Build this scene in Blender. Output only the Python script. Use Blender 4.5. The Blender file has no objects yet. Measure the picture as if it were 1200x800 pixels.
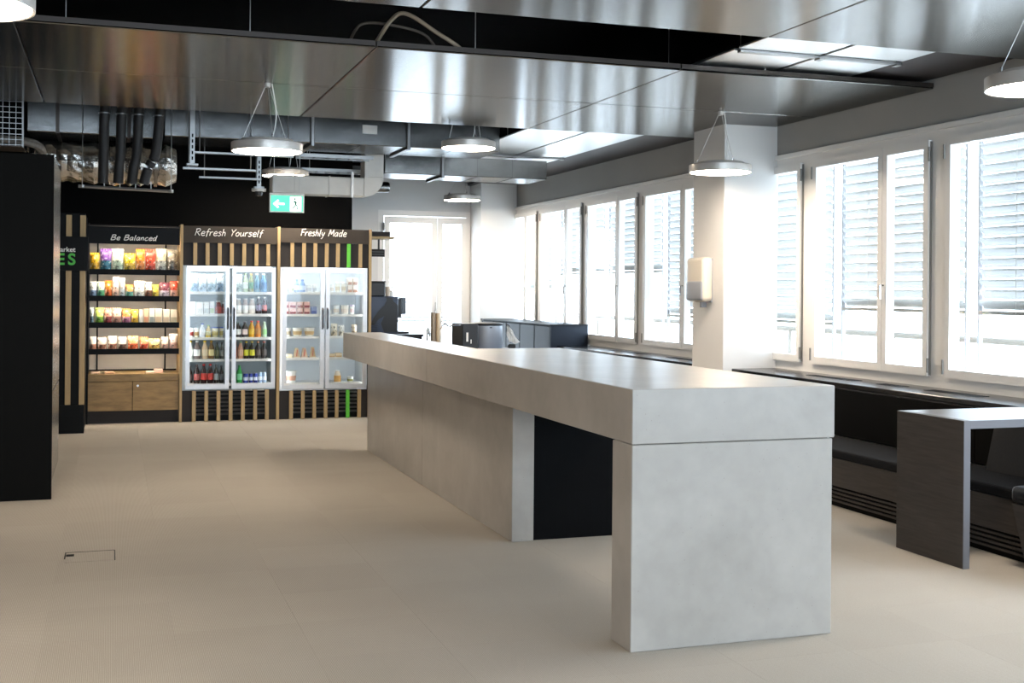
import bpy, bmesh, math, random
from mathutils import Vector, Matrix
random.seed(7)
scene = bpy.context.scene
COL = scene.collection

# ------------------------------------------------------------------ camera
FPX, YC, ROLL, CAM_H = 1395.0, 340.0, 0.0085, 1.40
YAW = math.atan((600 - 131) / FPX)
cd = bpy.data.cameras.new('camera')
cd.sensor_fit = 'HORIZONTAL'; cd.sensor_width = 36.0
cd.lens = 36.0 * FPX / 1200.0
cd.shift_y = (YC - 400.0) / 1200.0
cd.clip_start = 0.05; cd.clip_end = 200
cam = bpy.data.objects.new('camera', cd); COL.objects.link(cam)
fw = Vector((math.sin(YAW), math.cos(YAW), 0)); r0 = Vector((math.cos(YAW), -math.sin(YAW), 0)); zz = Vector((0, 0, 1))
rv = r0 * math.cos(ROLL) + zz * math.sin(ROLL); uv = zz * math.cos(ROLL) - r0 * math.sin(ROLL)
M = Matrix.Identity(4)
for i in range(3):
    M[i][0] = rv[i]; M[i][1] = uv[i]; M[i][2] = -fw[i]
M[2][3] = CAM_H
cam.matrix_world = M
scene.camera = cam

# ------------------------------------------------------------------ sky, exposure
SKY = 5.0
w = bpy.data.worlds.new('sky'); scene.world = w; w.use_nodes = True
bg = w.node_tree.nodes['Background']
bg.inputs[0].default_value = (0.71, 0.835, 1.0, 1); bg.inputs[1].default_value = SKY
vs = scene.view_settings
vs.view_transform = 'Standard'; vs.look = 'None'; vs.exposure = 1.42; vs.gamma = 1.0; vs.use_curve_mapping = False
LAMP = 27.0          # pendant diffuser radiance
LAMPCOL = (1.0, 0.845, 0.68)

def portal(name, loc, rot, sx, sy):
    l = bpy.data.lights.new(name, 'AREA'); l.shape = 'RECTANGLE'; l.size = sx; l.size_y = sy
    l.cycles.is_portal = True
    o = bpy.data.objects.new(name, l); COL.objects.link(o); o.location = loc; o.rotation_euler = rot
    return o
portal('window_portal', (6.0, 5.5, 1.65), (0, math.pi / 2, 0), 2.0, 21.5)
portal('rear_portal', (.5, -5.3, 1.45), (math.pi / 2, 0, 0), 8.4, 2.5)
portal('door_portal', (4.22, 16.95, 1.3), (-math.pi / 2, 0, 0), 1.5, 2.7)

# ------------------------------------------------------------------ materials
def lin(c):
    return tuple((v / 12.92 if v <= 0.04045 else ((v + 0.055) / 1.055) ** 2.4) for v in c)
def hx(h):
    h = h.lstrip('#'); return lin(tuple(int(h[i:i + 2], 16) / 255 for i in (0, 2, 4)))
MATS = {}
def mat(name, col, rough=0.5, metal=0.0, var=0.0, scale=8.0, bump=0.0, bscale=None, stretch=(1, 1, 1), emit=None, estr=0, aniso=0.0, spec=0.5, detail=4.0):
    if name in MATS: return MATS[name]
    if isinstance(col, str): col = hx(col)
    m = bpy.data.materials.new(name); m.use_nodes = True; MATS[name] = m
    nt = m.node_tree; b = nt.nodes['Principled BSDF']
    b.inputs['Base Color'].default_value = (*col, 1); b.inputs['Roughness'].default_value = rough
    b.inputs['Metallic'].default_value = metal; b.inputs['Anisotropic'].default_value = aniso
    b.inputs['Specular IOR Level'].default_value = spec
    if emit:
        b.inputs['Emission Color'].default_value = (*emit, 1); b.inputs['Emission Strength'].default_value = estr
    if var or bump:
        tc = nt.nodes.new('ShaderNodeTexCoord'); mp = nt.nodes.new('ShaderNodeMapping')
        mp.inputs['Scale'].default_value = stretch
        nt.links.new(tc.outputs['Object'], mp.inputs[0])
    if var:
        n = nt.nodes.new('ShaderNodeTexNoise'); n.inputs['Scale'].default_value = scale; n.inputs['Detail'].default_value = detail
        nt.links.new(mp.outputs[0], n.inputs['Vector'])
        cr = nt.nodes.new('ShaderNodeValToRGB')
        cr.color_ramp.elements[0].position = 0.3; cr.color_ramp.elements[1].position = 0.7
        cr.color_ramp.elements[0].color = (*[c * (1 - var) for c in col], 1)
        cr.color_ramp.elements[1].color = (*[min(1, c * (1 + var)) for c in col], 1)
        nt.links.new(n.outputs['Fac'], cr.inputs[0]); nt.links.new(cr.outputs[0], b.inputs['Base Color'])
    if bump:
        n2 = nt.nodes.new('ShaderNodeTexNoise'); n2.inputs['Scale'].default_value = bscale or scale * 3; n2.inputs['Detail'].default_value = 5
        nt.links.new(mp.outputs[0], n2.inputs['Vector'])
        bp = nt.nodes.new('ShaderNodeBump'); bp.inputs['Strength'].default_value = bump; bp.inputs['Distance'].default_value = 0.01
        nt.links.new(n2.outputs['Fac'], bp.inputs['Height']); nt.links.new(bp.outputs[0], b.inputs['Normal'])
    return m
def glass(name, tint=(1, 1, 1), fac=0.06, rough=0.02):
    if name in MATS: return MATS[name]
    m = bpy.data.materials.new(name); m.use_nodes = True; MATS[name] = m
    nt = m.node_tree; nt.nodes.remove(nt.nodes['Principled BSDF']); out = nt.nodes['Material Output']
    t = nt.nodes.new('ShaderNodeBsdfTransparent'); t.inputs[0].default_value = (*tint, 1)
    g = nt.nodes.new('ShaderNodeBsdfGlossy'); g.inputs['Roughness'].default_value = rough
    x = nt.nodes.new('ShaderNodeMixShader'); x.inputs[0].default_value = fac
    nt.links.new(t.outputs[0], x.inputs[1]); nt.links.new(g.outputs[0], x.inputs[2]); nt.links.new(x.outputs[0], out.inputs[0])
    return m
def carpet_mat():
    m = bpy.data.materials.new('woven_carpet'); m.use_nodes = True; nt = m.node_tree; b = nt.nodes['Principled BSDF']
    N = nt.nodes.new; L = nt.links.new
    geo = N('ShaderNodeNewGeometry')
    oi = N('ShaderNodeObjectInfo')
    wv = N('ShaderNodeTexWave'); wv.bands_direction = 'X'; wv.inputs['Scale'].default_value = 48; wv.inputs['Distortion'].default_value = 1.2; wv.inputs['Detail'].default_value = 1
    wv2 = N('ShaderNodeTexWave'); wv2.bands_direction = 'Y'; wv2.inputs['Scale'].default_value = 30; wv2.inputs['Distortion'].default_value = 2.0
    no = N('ShaderNodeTexNoise'); no.inputs['Scale'].default_value = 160; no.inputs['Detail'].default_value = 3
    nb = N('ShaderNodeTexNoise'); nb.inputs['Scale'].default_value = 0.9; nb.inputs['Detail'].default_value = 3
    for n in (wv, wv2, no, nb): L(geo.outputs['Position'], n.inputs['Vector'])
    def mth(op, a, bb):
        x = N('ShaderNodeMath'); x.operation = op
        for i, v in enumerate((a, bb)):
            if isinstance(v, (int, float)): x.inputs[i].default_value = v
            else: L(v, x.inputs[i])
        return x.outputs[0]
    weave = mth('ADD', mth('MULTIPLY', wv.outputs['Fac'], 0.5), mth('ADD', mth('MULTIPLY', wv2.outputs['Fac'], 0.2), mth('MULTIPLY', no.outputs['Fac'], 0.5)))
    tone = mth('ADD', mth('MULTIPLY', weave, 0.34), mth('ADD', mth('MULTIPLY', nb.outputs['Fac'], 0.18), mth('MULTIPLY', oi.outputs['Random'], 0.03)))
    cr = N('ShaderNodeValToRGB'); cr.color_ramp.elements[0].position = 0.12; cr.color_ramp.elements[1].position = 0.62
    cr.color_ramp.elements[0].color = (*hx('#918a80'), 1); cr.color_ramp.elements[1].color = (*hx('#c5bfb4'), 1)
    L(tone, cr.inputs[0]); L(cr.outputs[0], b.inputs['Base Color'])
    b.inputs['Roughness'].default_value = 0.95; b.inputs['Specular IOR Level'].default_value = 0.15
    bp = N('ShaderNodeBump'); bp.inputs['Strength'].default_value = 0.35; bp.inputs['Distance'].default_value = 0.003
    L(weave, bp.inputs['Height']); L(bp.outputs[0], b.inputs['Normal'])
    return m
def concrete_mat():
    m = bpy.data.materials.new('cast_concrete'); m.use_nodes = True; nt = m.node_tree; b = nt.nodes['Principled BSDF']
    N = nt.nodes.new; L = nt.links.new
    geo = N('ShaderNodeNewGeometry')
    def noise(s, d, dist=0.0):
        n = N('ShaderNodeTexNoise'); n.inputs['Scale'].default_value = s; n.inputs['Detail'].default_value = d; n.inputs['Distortion'].default_value = dist
        L(geo.outputs['Position'], n.inputs['Vector']); return n
    a = noise(2.2, 8, .6); c = noise(14, 6); v = N('ShaderNodeTexVoronoi'); v.inputs['Scale'].default_value = 34
    L(geo.outputs['Position'], v.inputs['Vector'])
    mx = N('ShaderNodeMath'); mx.operation = 'MULTIPLY_ADD'; L(c.outputs['Fac'], mx.inputs[0]); mx.inputs[1].default_value = 0.35; L(a.outputs['Fac'], mx.inputs[2])
    cr = N('ShaderNodeValToRGB'); cr.color_ramp.elements[0].position = 0.30; cr.color_ramp.elements[1].position = 1.0
    cr.color_ramp.elements[0].color = (*hx('#948f88'), 1); cr.color_ramp.elements[1].color = (*hx('#b3aea7'), 1)
    L(mx.outputs[0], cr.inputs[0])
    pr = N('ShaderNodeValToRGB'); pr.color_ramp.elements[0].position = 0.03; pr.color_ramp.elements[1].position = 0.075
    pr.color_ramp.elements[0].color = (.55, .55, .55, 1); pr.color_ramp.elements[1].color = (1, 1, 1, 1)
    L(v.outputs['Distance'], pr.inputs[0])
    mu = N('ShaderNodeMix'); mu.data_type = 'RGBA'; mu.blend_type = 'MULTIPLY'; mu.inputs[0].default_value = .8
    L(cr.outputs[0], mu.inputs[6]); L(pr.outputs[0], mu.inputs[7]); L(mu.outputs[2], b.inputs['Base Color'])
    b.inputs['Roughness'].default_value = 0.30
    bp = N('ShaderNodeBump'); bp.inputs['Strength'].default_value = 0.12; bp.inputs['Distance'].default_value = 0.004
    L(c.outputs['Fac'], bp.inputs['Height']); L(bp.outputs[0], b.inputs['Normal'])
    return m
CARPET = carpet_mat(); CONCRETE = concrete_mat()
WHITE = mat('white_plaster', '#dbd9d6', .75, var=.02, scale=2)
GREYWALL = mat('grey_plaster', '#a09e99', .8, var=.03, scale=2)
BLACKWALL = mat('black_paint', '#050505', .8, spec=.1, var=.1, scale=3)
SLAB = mat('black_ceiling', '#050505', .9, spec=.1, var=.15, scale=2)
FRAME = mat('white_lacquer', '#eceae6', .35)
GASKET = mat('dark_hinge', '#85827d', .4, .3)
PANE = glass('window_glass', (0.97, 0.99, 0.985), 0.05)
STEEL = mat('brushed_ceiling_steel', (0.27, 0.265, 0.257), .21, 1.0, var=.06, scale=30, stretch=(1, .02, 1), aniso=.85)
STEEL.node_tree.nodes['Principled BSDF'].inputs['Specular Tint'].default_value = (.66, .65, .64, 1)
_n = STEEL.node_tree; _c = _n.nodes.new('ShaderNodeCombineXYZ'); _c.inputs[1].default_value = 1.0; _n.links.new(_c.outputs[0], _n.nodes['Principled BSDF'].inputs['Tangent'])
STRIPM = mat('pale_satin_metal', (0.82, 0.82, 0.82), .35, 1.0, var=.03, scale=40, stretch=(8, 1, 1))
EDGE = mat('dark_panel_edge', '#4a4440', .45, .8)
GALV = mat('galvanised_duct', (0.30, 0.30, 0.295), .24, 1.0, var=.16, scale=5, bump=.12, bscale=12)
GALV.node_tree.nodes['Principled BSDF'].inputs['Specular Tint'].default_value = (.38, .38, .38, 1)
WHITEDUCT = mat('pale_duct_wrap', '#d5d2cb', .5, var=.06, scale=6, bump=.05)
FOIL = mat('crinkled_foil', (0.62, 0.60, 0.56), .25, 1.0, var=.15, scale=12, bump=1.0, bscale=26)
HOSE = mat('black_hose', '#1c1917', .6, var=.2, scale=20, bump=.2)
BLACKLAM = mat('black_laminate', '#0b0906', .55, spec=.06, var=.08, scale=4, stretch=(8, 8, 1))
STEELSIDE = mat('stainless_side', (0.5, 0.49, 0.47), .25, 1.0, var=.05, scale=30, stretch=(1, 1, .1))
DARKWOOD = mat('dark_stained_oak', '#453f3b', .45, spec=.25, var=.18, scale=6, stretch=(1, 1, 14), bump=.06)
DARKWOODH = mat('dark_stained_oak_top', '#4a443f', .34, var=.15, scale=6, stretch=(2, 12, 2), bump=.04)
CHAR = mat('charcoal_board', '#343130', .6, spec=.15, var=.06, scale=5)
FASCIA = mat('charcoal_fascia', '#46403a', .7, spec=.15, var=.08, scale=5)
BLACKFRONT = mat('black_grained_front', '#030406', .7, spec=.1, var=.35, scale=10, stretch=(10, 10, .6), bump=.08)
OAK = mat('pale_oak_strip', '#b3986c', .55, var=.10, scale=7, stretch=(8, 8, .8))
OAKDOOR = mat('knotty_oak_door', '#9a7b4c', .5, var=.28, scale=6, stretch=(1, 1, 4))
GREEN = mat('green_strip', '#62c83a', .5)
LEATHER = mat('dark_leather', '#0b0d11', .38, var=.1, scale=20, bump=.08, bscale=60)
FABRIC = mat('dark_upholstery', '#131417', .85, spec=.2, var=.1, scale=60, bump=.15, bscale=140)
TAUPE = mat('taupe_upholstery', '#2c2927', .85, var=.08, scale=60, bump=.15, bscale=140)
SILL = mat('dark_window_sill', '#14161a', .2, var=.08, scale=6, stretch=(8, 1, 1))
BLINDM = mat('silver_blind_slat', '#c2c2c2', .6, spec=.2)
GUIDE = mat('grey_guide_rail', '#98989a', .5)
RAIL = mat('exterior_rail', '#857f76', .6)
TERR = mat('pale_terrace', '#cfccc6', .9, var=.05, scale=3)
ALU = mat('satin_aluminium', '#c9c3bc', .35, .35)
DIFF = mat('lit_diffuser', (1, 1, 1), .5, emit=LAMPCOL, estr=LAMP)
WIRE = mat('steel_wire', '#c9c6c2', .35, .7)
STRUT = mat('zinc_strut', (0.36, 0.36, 0.355), .35, .9)
WHITEPL = mat('white_plastic', '#e8e6e1', .35)
BEIGEPL = mat('cream_plastic', '#dcd3c4', .22)
GREYTR = mat('smoky_plastic', '#9a9da3', .2)
PRINTW = mat('white_print', '#f1efe9', .6)
FRIDGEF = mat('silver_door_frame', '#d5d6d8', .3, .35)
FRIDGEI = mat('white_liner', '#eef1f3', .5)
FRGLASS = glass('cooler_glass', (0.97, 0.985, 0.985), 0.018)
LED = mat('cool_led', (1, 1, 1), .5, emit=(0.92, 0.97, 1.0), estr=6)
WARMLED = mat('warm_led', (1, 1, 1), .5, emit=(1.0, 0.86, 0.66), estr=24)
RACKBACK = mat('greige_back_board', '#b9b0a4', .7, var=.03)
BLACKM = mat('black_metal', '#050505', .5, spec=.15)
CHROME = mat('chrome', (0.75, 0.75, 0.75), .15, 1.0)

# ------------------------------------------------------------------ helpers
ORG = {}
def new(): return bmesh.new()
def box(bm, x0, x1, y0, y1, z0, z1, bev=0.0, seg=1):
    vs_ = [bm.verts.new((x, y, z)) for x in (x0, x1) for y in (y0, y1) for z in (z0, z1)]
    fs = [(0, 1, 3, 2), (4, 6, 7, 5), (0, 4, 5, 1), (2, 3, 7, 6), (0, 2, 6, 4), (1, 5, 7, 3)]
    faces = [bm.faces.new([vs_[i] for i in f]) for f in fs]
    if bev:
        es = list({e for f in faces for e in f.edges})
        bmesh.ops.bevel(bm, geom=es, offset=bev, segments=seg, affect='EDGES', profile=.5)
    return bm
def B(*a, **k): return box(new(), *a, **k)
def lathe(bm, prof, c=(0, 0, 0), n=24, axis='z'):
    rings = []
    for r, h in prof:
        ring = []
        for i in range(n):
            a = 2 * math.pi * i / n
            p = (r * math.cos(a), r * math.sin(a), h)
            if axis == 'x': p = (p[2], p[0], p[1])
            if axis == 'y': p = (p[0], p[2], p[1])
            ring.append(bm.verts.new((c[0] + p[0], c[1] + p[1], c[2] + p[2])))
        rings.append(ring)
    for a, b_ in zip(rings, rings[1:]):
        for i in range(n):
            bm.faces.new((a[i], a[(i + 1) % n], b_[(i + 1) % n], b_[i]))
    bm.faces.new(rings[0][::-1]); bm.faces.new(rings[-1])
    return bm
def tube(bm, pts, r, n=8, closed=False):
    pts = [Vector(p) for p in pts]; rings = []
    for i, p in enumerate(pts):
        a = pts[max(i - 1, 0)]; b_ = pts[min(i + 1, len(pts) - 1)]
        d = (b_ - a).normalized()
        up = Vector((0, 0, 1)) if abs(d.z) < .9 else Vector((1, 0, 0))
        s = d.cross(up).normalized(); t = s.cross(d)
        rr = r[i] if isinstance(r, (list, tuple)) else r
        rings.append([bm.verts.new(p + s * rr * math.cos(2 * math.pi * k / n) + t * rr * math.sin(2 * math.pi * k / n)) for k in range(n)])
    for a, b_ in zip(rings, rings[1:]):
        for i in range(n): bm.faces.new((a[i], a[(i + 1) % n], b_[(i + 1) % n], b_[i]))
    bm.faces.new(rings[0][::-1]); bm.faces.new(rings[-1])
    return bm
def prism(bm, pts, vec):
    v = Vector(vec); a = [bm.verts.new(p) for p in pts]; b_ = [bm.verts.new(Vector(p) + v) for p in pts]
    n = len(pts)
    bm.faces.new(a[::-1]); bm.faces.new(b_)
    for i in range(n): bm.faces.new((a[i], a[(i + 1) % n], b_[(i + 1) % n], b_[i]))
    return bm
def spline(pts, k=5):
    pts = [Vector(p) for p in pts]
    if len(pts) < 3: return pts
    out = []
    for i in range(len(pts) - 1):
        p0 = pts[max(i - 1, 0)]; p1 = pts[i]; p2 = pts[i + 1]; p3 = pts[min(i + 2, len(pts) - 1)]
        for j in range(k):
            t = j / k
            out.append(.5 * ((2 * p1) + (p2 - p0) * t + (2 * p0 - 5 * p1 + 4 * p2 - p3) * t * t + (3 * p1 - p0 - 3 * p2 + p3) * t ** 3))
    out.append(pts[-1]); return out
def tag(o, label=None, cat=None, group=None, kind=None):
    if label: o['label'] = label
    if cat: o['category'] = cat
    if group: o['group'] = group
    if kind: o['kind'] = kind
    return o
def thing(name, label, cat, loc, group=None):
    o = bpy.data.objects.new(name, None); COL.objects.link(o); o.empty_display_size = .1
    o.location = loc; ORG[o.name] = Vector(loc)
    return tag(o, label, cat, group)
def obj(name, bm, m, parent=None, smooth=False):
    """bm in world coordinates -> one mesh object"""
    bmesh.ops.recalc_face_normals(bm, faces=bm.faces)
    if parent is not None: o0 = ORG[parent.name]
    else:
        xs = [v.co for v in bm.verts]
        lo = Vector((min(v.x for v in xs), min(v.y for v in xs), min(v.z for v in xs))); hi = Vector((max(v.x for v in xs), max(v.y for v in xs), 0))
        o0 = Vector(((lo.x + hi.x) / 2, (lo.y + hi.y) / 2, lo.z))
    bmesh.ops.translate(bm, verts=bm.verts, vec=-o0)
    if smooth:
        for f in bm.faces: f.smooth = True
    me = bpy.data.meshes.new(name); bm.to_mesh(me); bm.free(); me.materials.append(m)
    if smooth: me.set_sharp_from_angle(angle=math.radians(40))
    o = bpy.data.objects.new(name, me); COL.objects.link(o)
    if parent is not None: o.parent = parent
    else: o.location = o0
    ORG[o.name] = o0
    return o
def struct(name, bm, m, label, cat):
    return tag(obj(name, bm, m), label, cat, kind='structure')
def inst(name, me, loc, parent):
    """another piece sharing mesh data; loc in world space"""
    o = bpy.data.objects.new(name, me); COL.objects.link(o); o.parent = parent
    o.location = Vector(loc) - ORG[parent.name]
    ORG[o.name] = Vector(loc)
    return o
def copy_tree(o, parent=None):
    c = o.copy(); COL.objects.link(c)
    if parent is not None: c.parent = parent
    for ch in o.children: copy_tree(ch, c)
    return c

# ------------------------------------------------------------------ room shell
XL, XW, YB0, YB1 = -4.5, 5.43, -5.0, 16.5
TX0, TX1, TY0, TY1 = -2.25, 4.75, 3.0, 13.0
fb = new()
box(fb, XL, 5.8, YB0, YB1 + .3, -.30, -.010)
for a in ((XL, TX0, YB0, YB1), (TX1, XW, YB0, YB1), (TX0, TX1, YB0, TY0), (TX0, TX1, TY1, YB1)):
    box(fb, *a, -.010, 0)
floor = struct('floor', fb, CARPET, 'beige grey woven carpet floor', 'floor')
tb = B(-.24985, .24985, -.24985, .24985, -.010, 0, bev=.0003)
tile = obj('carpet_tile', tb, CARPET)
tile.parent = floor
tm = tile.data
for v in tm.vertices: v.co.z += 0
first = True
ny = int((TY1 - TY0) / .5); nx = int((TX1 - TX0) / .5)
tbase = Vector((0, 0, -.010))
for j in range(ny):
    for i in range(nx):
        c = Vector((TX0 + .25 + .5 * i, TY0 + .25 + .5 * j, -.010))
        if 6 <= i <= 8 and False: continue
        if first: tile.location = c - ORG[floor.name]; first = False
        else: inst('carpet_tile', tm, c, floor)
# walls
struct('wall_left', B(XL - .2, XL, YB0, YB1, 0, 3.45), mat('umber_wall', '#4c4138', .8, var=.05), 'dark umber left wall', 'wall')
wq = new(); box(wq, XL, -3.7, YB0 - .2, YB0, 0, 3.45); box(wq, 4.7, 5.8, YB0 - .2, YB0, 0, 3.45); box(wq, -3.7, 4.7, YB0 - .2, YB0, 0, .2); box(wq, -3.7, 4.7, YB0 - .2, YB0, 2.7, 3.45)
struct('wall_rear', wq, GREYWALL, 'grey wall around the added glazing behind the camera', 'wall')
rw = thing('window_rear_added', 'unseen white framed glazing added behind the camera for cool daylight', 'window', (.5, -5.1, .2)); rw['kind'] = 'structure'  # unseen glazing, added to throw cool daylight on the counter end
for k in range(4):
    a = -3.7 + 2.1 * k; s_ = new()
    box(s_, a, a + .08, -5.14, -5.06, .2, 2.7); box(s_, a + 2.02, a + 2.1, -5.14, -5.06, .2, 2.7); box(s_, a + .08, a + 2.02, -5.14, -5.06, .2, .28); box(s_, a + .08, a + 2.02, -5.14, -5.06, 2.62, 2.7)
    f_ = obj('frame', s_, FRAME, rw); obj('pane', B(a + .08, a + 2.02, -5.103, -5.097, .28, 2.62), PANE, f_)
struct('ceiling', B(XL, 5.8, YB0, YB1 + .3, 3.45, 3.65), SLAB, 'black painted ceiling above the hanging panels', 'ceiling')
struct('trim_1', B(4.83, XW, YB0, YB1, 2.90, 2.94), mat('dark_bronze_soffit', '#3a3230', .5, .4), 'dark bronze soffit along the window wall', 'ceiling trim')
struct('trim_2', B(2.62, 4.83, 14.9, YB1, 2.96, 3.0), SLAB, 'dark soffit over the far end of the room', 'ceiling trim')
wr = new(); box(wr, XW, 5.63, YB0, YB1, 0, .735); box(wr, XW, 5.63, YB0, YB1, 2.545, 3.45)
struct('wall_right', wr, GREYWALL, 'pale grey window wall with band above the windows', 'wall')
wb = new(); box(wb, 2.6, 3.55, YB1, YB1 + .25, 0, 3.45); box(wb, 3.55, 4.92, YB1, YB1 + .25, 2.52, 3.45); box(wb, 4.92, 5.63, YB1, YB1 + .25, 0, 3.45)
struct('wall_back', wb, WHITE, 'white far wall around the glazed terrace door', 'wall')
struct('wall_black', B(XL, 2.6, 13.5, YB1, 0, 3.45), BLACKWALL, 'black painted wall behind the snack displays', 'wall')
struct('wall_column_near', B(4.918, XW, 9.0, 9.565, 0, 3.45, bev=.004), WHITE, 'white square column with soap dispenser between the windows', 'column')
struct('wall_column_far', B(4.90, XW, 15.97, YB1, 0, 3.45, bev=.004), WHITE, 'white square column at the far corner beside the terrace door', 'column')
struct('window_head_trim', B(5.405, XW, YB0, YB1, 2.535, 2.575, bev=.004), FRAME, 'thin white ledge above the windows', 'trim')['kind'] = 'structure'
sl = struct('window_sill', B(5.0, XW + .02, YB0, 8.998, .715, .75, bev=.004), SILL, 'dark glossy window sill above the bench', 'sill')
sl2 = struct('window_sill_far', B(5.0, XW + .02, 9.567, 13.19, .715, .75, bev=.004), SILL, 'dark glossy window sill behind the concrete counter', 'sill')
for y0, y1 in ((7.55, 8.2), (6.2, 6.75), (7.0, 7.3)):
    g = new()
    for k in range(int((y1 - y0) / .03)): box(g, 5.2, 5.29, y0 + k * .03, y0 + k * .03 + .02, .7495, .752)
    obj('vent_grille', g, BLACKM, sl)
for y0, y1 in ((9.9, 10.7), (11.2, 12.1)):
    g = new()
    for k in range(int((y1 - y0) / .03)): box(g, 5.2, 5.29, y0 + k * .03, y0 + k * .03 + .02, .7495, .752)
    obj('vent_grille', g, BLACKM, sl2)
struct('sill_front_panel', B(5.0, 5.03, 9.567, 13.19, 0, .715), BLACKLAM, 'black convector panel under the far sill', 'panel')

# ------------------------------------------------------------------ windows and blinds
POSTS = [-4.47, -2.85, -1.23, .39, 2.01, 3.63, 5.25, 6.87, 8.50, 10.13, 11.75, 13.37, 14.99, 16.40]
ZB, ZT = .75, 2.545
slat_cache = {}
BOT = {5.25: 1.27, 6.87: 1.27, 8.50: 1.14, 10.13: 1.14, 11.75: 1.62, 13.37: 1.62, 14.99: 1.4, 3.63: 1.27}
NAMES = {5.25: 'cut off by the right picture edge', 6.87: 'whole window right of the near column', 8.50: 'partly hidden just right of the near column',
         10.13: 'just left of the near column', 11.75: 'second left of the near column', 13.37: 'above the far end of black cabinet', 14.99: 'narrow window beside the far column'}
def ring(bm, x0, x1, y0, y1, z0, z1, t, tb_=None):
    tb_ = tb_ or t
    box(bm, x0, x1, y0, y0 + t, z0, z1); box(bm, x0, x1, y1 - t, y1, z0, z1)
    box(bm, x0, x1, y0 + t, y1 - t, z0, z0 + tb_); box(bm, x0, x1, y0 + t, y1 - t, z1 - tb_, z1)
    return bm
for i, (a, b_) in enumerate(zip(POSTS, POSTS[1:])):
    inview = a > 4
    nm = NAMES.get(a, 'out of view behind the camera %d windows back' % (6 - i))
    root = thing('window_%d' % (i + 1), 'white framed casement window, ' + nm, 'window', (5.48, (a + b_) / 2, ZB)); root['kind'] = 'structure'
    fr = ring(new(), 5.43, 5.53, a, b_, ZB, ZT, .085, .075)
    obj('frame', fr, FRAME, root)
    ys = a + .085; ye = b_ - .085; ym = ys + (ye - ys) * .36
    for (s0, s1) in ((ys + .004, ym - .003), (ym + .003, ye - .004)):
        s = obj('sash', ring(new(), 5.40, 5.47, s0, s1, ZB + .075, ZT - .07, .052, .06), FRAME, root)
        obj('pane', B(5.432, 5.438, s0 + .05, s1 - .05, ZB + .135, ZT - .13), PANE, s)
    if inview:
        for yy in (ys - .006, ye + .006):
            for z0 in (ZB + .1, ZT - .22):
                obj('hinge', tube(new(), [(5.40, yy, z0), (5.40, yy, z0 + .10)], .009, 6), GASKET, root)
        obj('gap_seal', B(5.415, 5.428, ys - .006, ys + .003, ZB + .08, ZT - .08), GASKET, root)
        obj('handle', tube(new(), [(5.40, ym - .02, 1.46), (5.375, ym - .02, 1.46), (5.375, ym - .02, 1.36)], .008, 6), CHROME, root)
    if not inview: continue
    # external venetian blind
    zb = BOT.get(a, 1.3)
    bl = thing('external_blind', 'silver slatted outdoor blind behind the window, ' + nm, 'blind', (5.72, (a + b_) / 2, zb), 'outdoor blinds along the window wall')
    L = b_ - a - .16
    key = round(L, 3)
    if key not in slat_cache:
        sb = new()
        pr = [(-.036, 0, .010), (-.022, 0, .002), (0, 0, 0), (.022, 0, -.004), (.036, 0, -.014)]
        lo = [(x, 0, z - .0018) for x, y, z in pr][::-1]
        prism(sb, [(x, -L / 2, z) for x, y, z in pr + lo], (0, L, 0))
        for v in sb.verts:
            v.co = Matrix.Rotation(math.radians(36), 3, 'Y') @ v.co
        bmesh.ops.recalc_face_normals(sb, faces=sb.faces)
        me = bpy.data.meshes.new('slat'); sb.to_mesh(me); sb.free(); me.materials.append(BLINDM); slat_cache[key] = me
    z = zb + .06; pitch = .072
    while z < 2.60:
        inst('slat', slat_cache[key], (5.72, (a + b_) / 2, z), bl); z += pitch
    obj('bottom_rail', B(5.69, 5.75, a + .08, b_ - .08, zb - .01, zb + .015, bev=.004), RAIL, bl)
    for yy in (a + .065, b_ - .065):
        obj('guide_rail', B(5.705, 5.735, yy - .01, yy + .01, .70, 2.62), GUIDE, bl)
    for yy in (a + .2, b_ - .2): obj('wall_bracket', B(5.631, 5.76, yy - .015, yy + .015, 2.60, 2.64), RAIL, bl)
    for yy in (a + .45, b_ - .45):
        obj('ladder_cord', B(5.684, 5.687, yy - .002, yy + .002, zb, 2.6), WIRE, bl)
ext = thing('terrace_railing', 'pale horizontal railing bar outside the windows', 'railing', (6.3, 5.7, -.2))
obj('handrail', tube(new(), [(6.3, -5, 1.05), (6.3, 17.2, 1.05)], .028, 8), RAIL, ext)
for k in range(3): obj('cable', tube(new(), [(6.3, -5, .35 + .2 * k), (6.3, 17.2, .35 + .2 * k)], .006, 6), RAIL, ext)
for k in range(14): obj('post', tube(new(), [(6.3, -4.4 + 1.62 * k, -.2), (6.3, -4.4 + 1.62 * k, 1.05)], .018, 6), RAIL, ext)
struct('terrace', B(5.83, 12, -8, 22, -.4, -.2), TERR, 'pale terrace paving outside the windows', 'terrace')
struct('terrace_far', B(-2, 5.83, 16.8, 24, -.4, -.2), TERR, 'pale terrace paving beyond the far glazed door', 'terrace')

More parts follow.
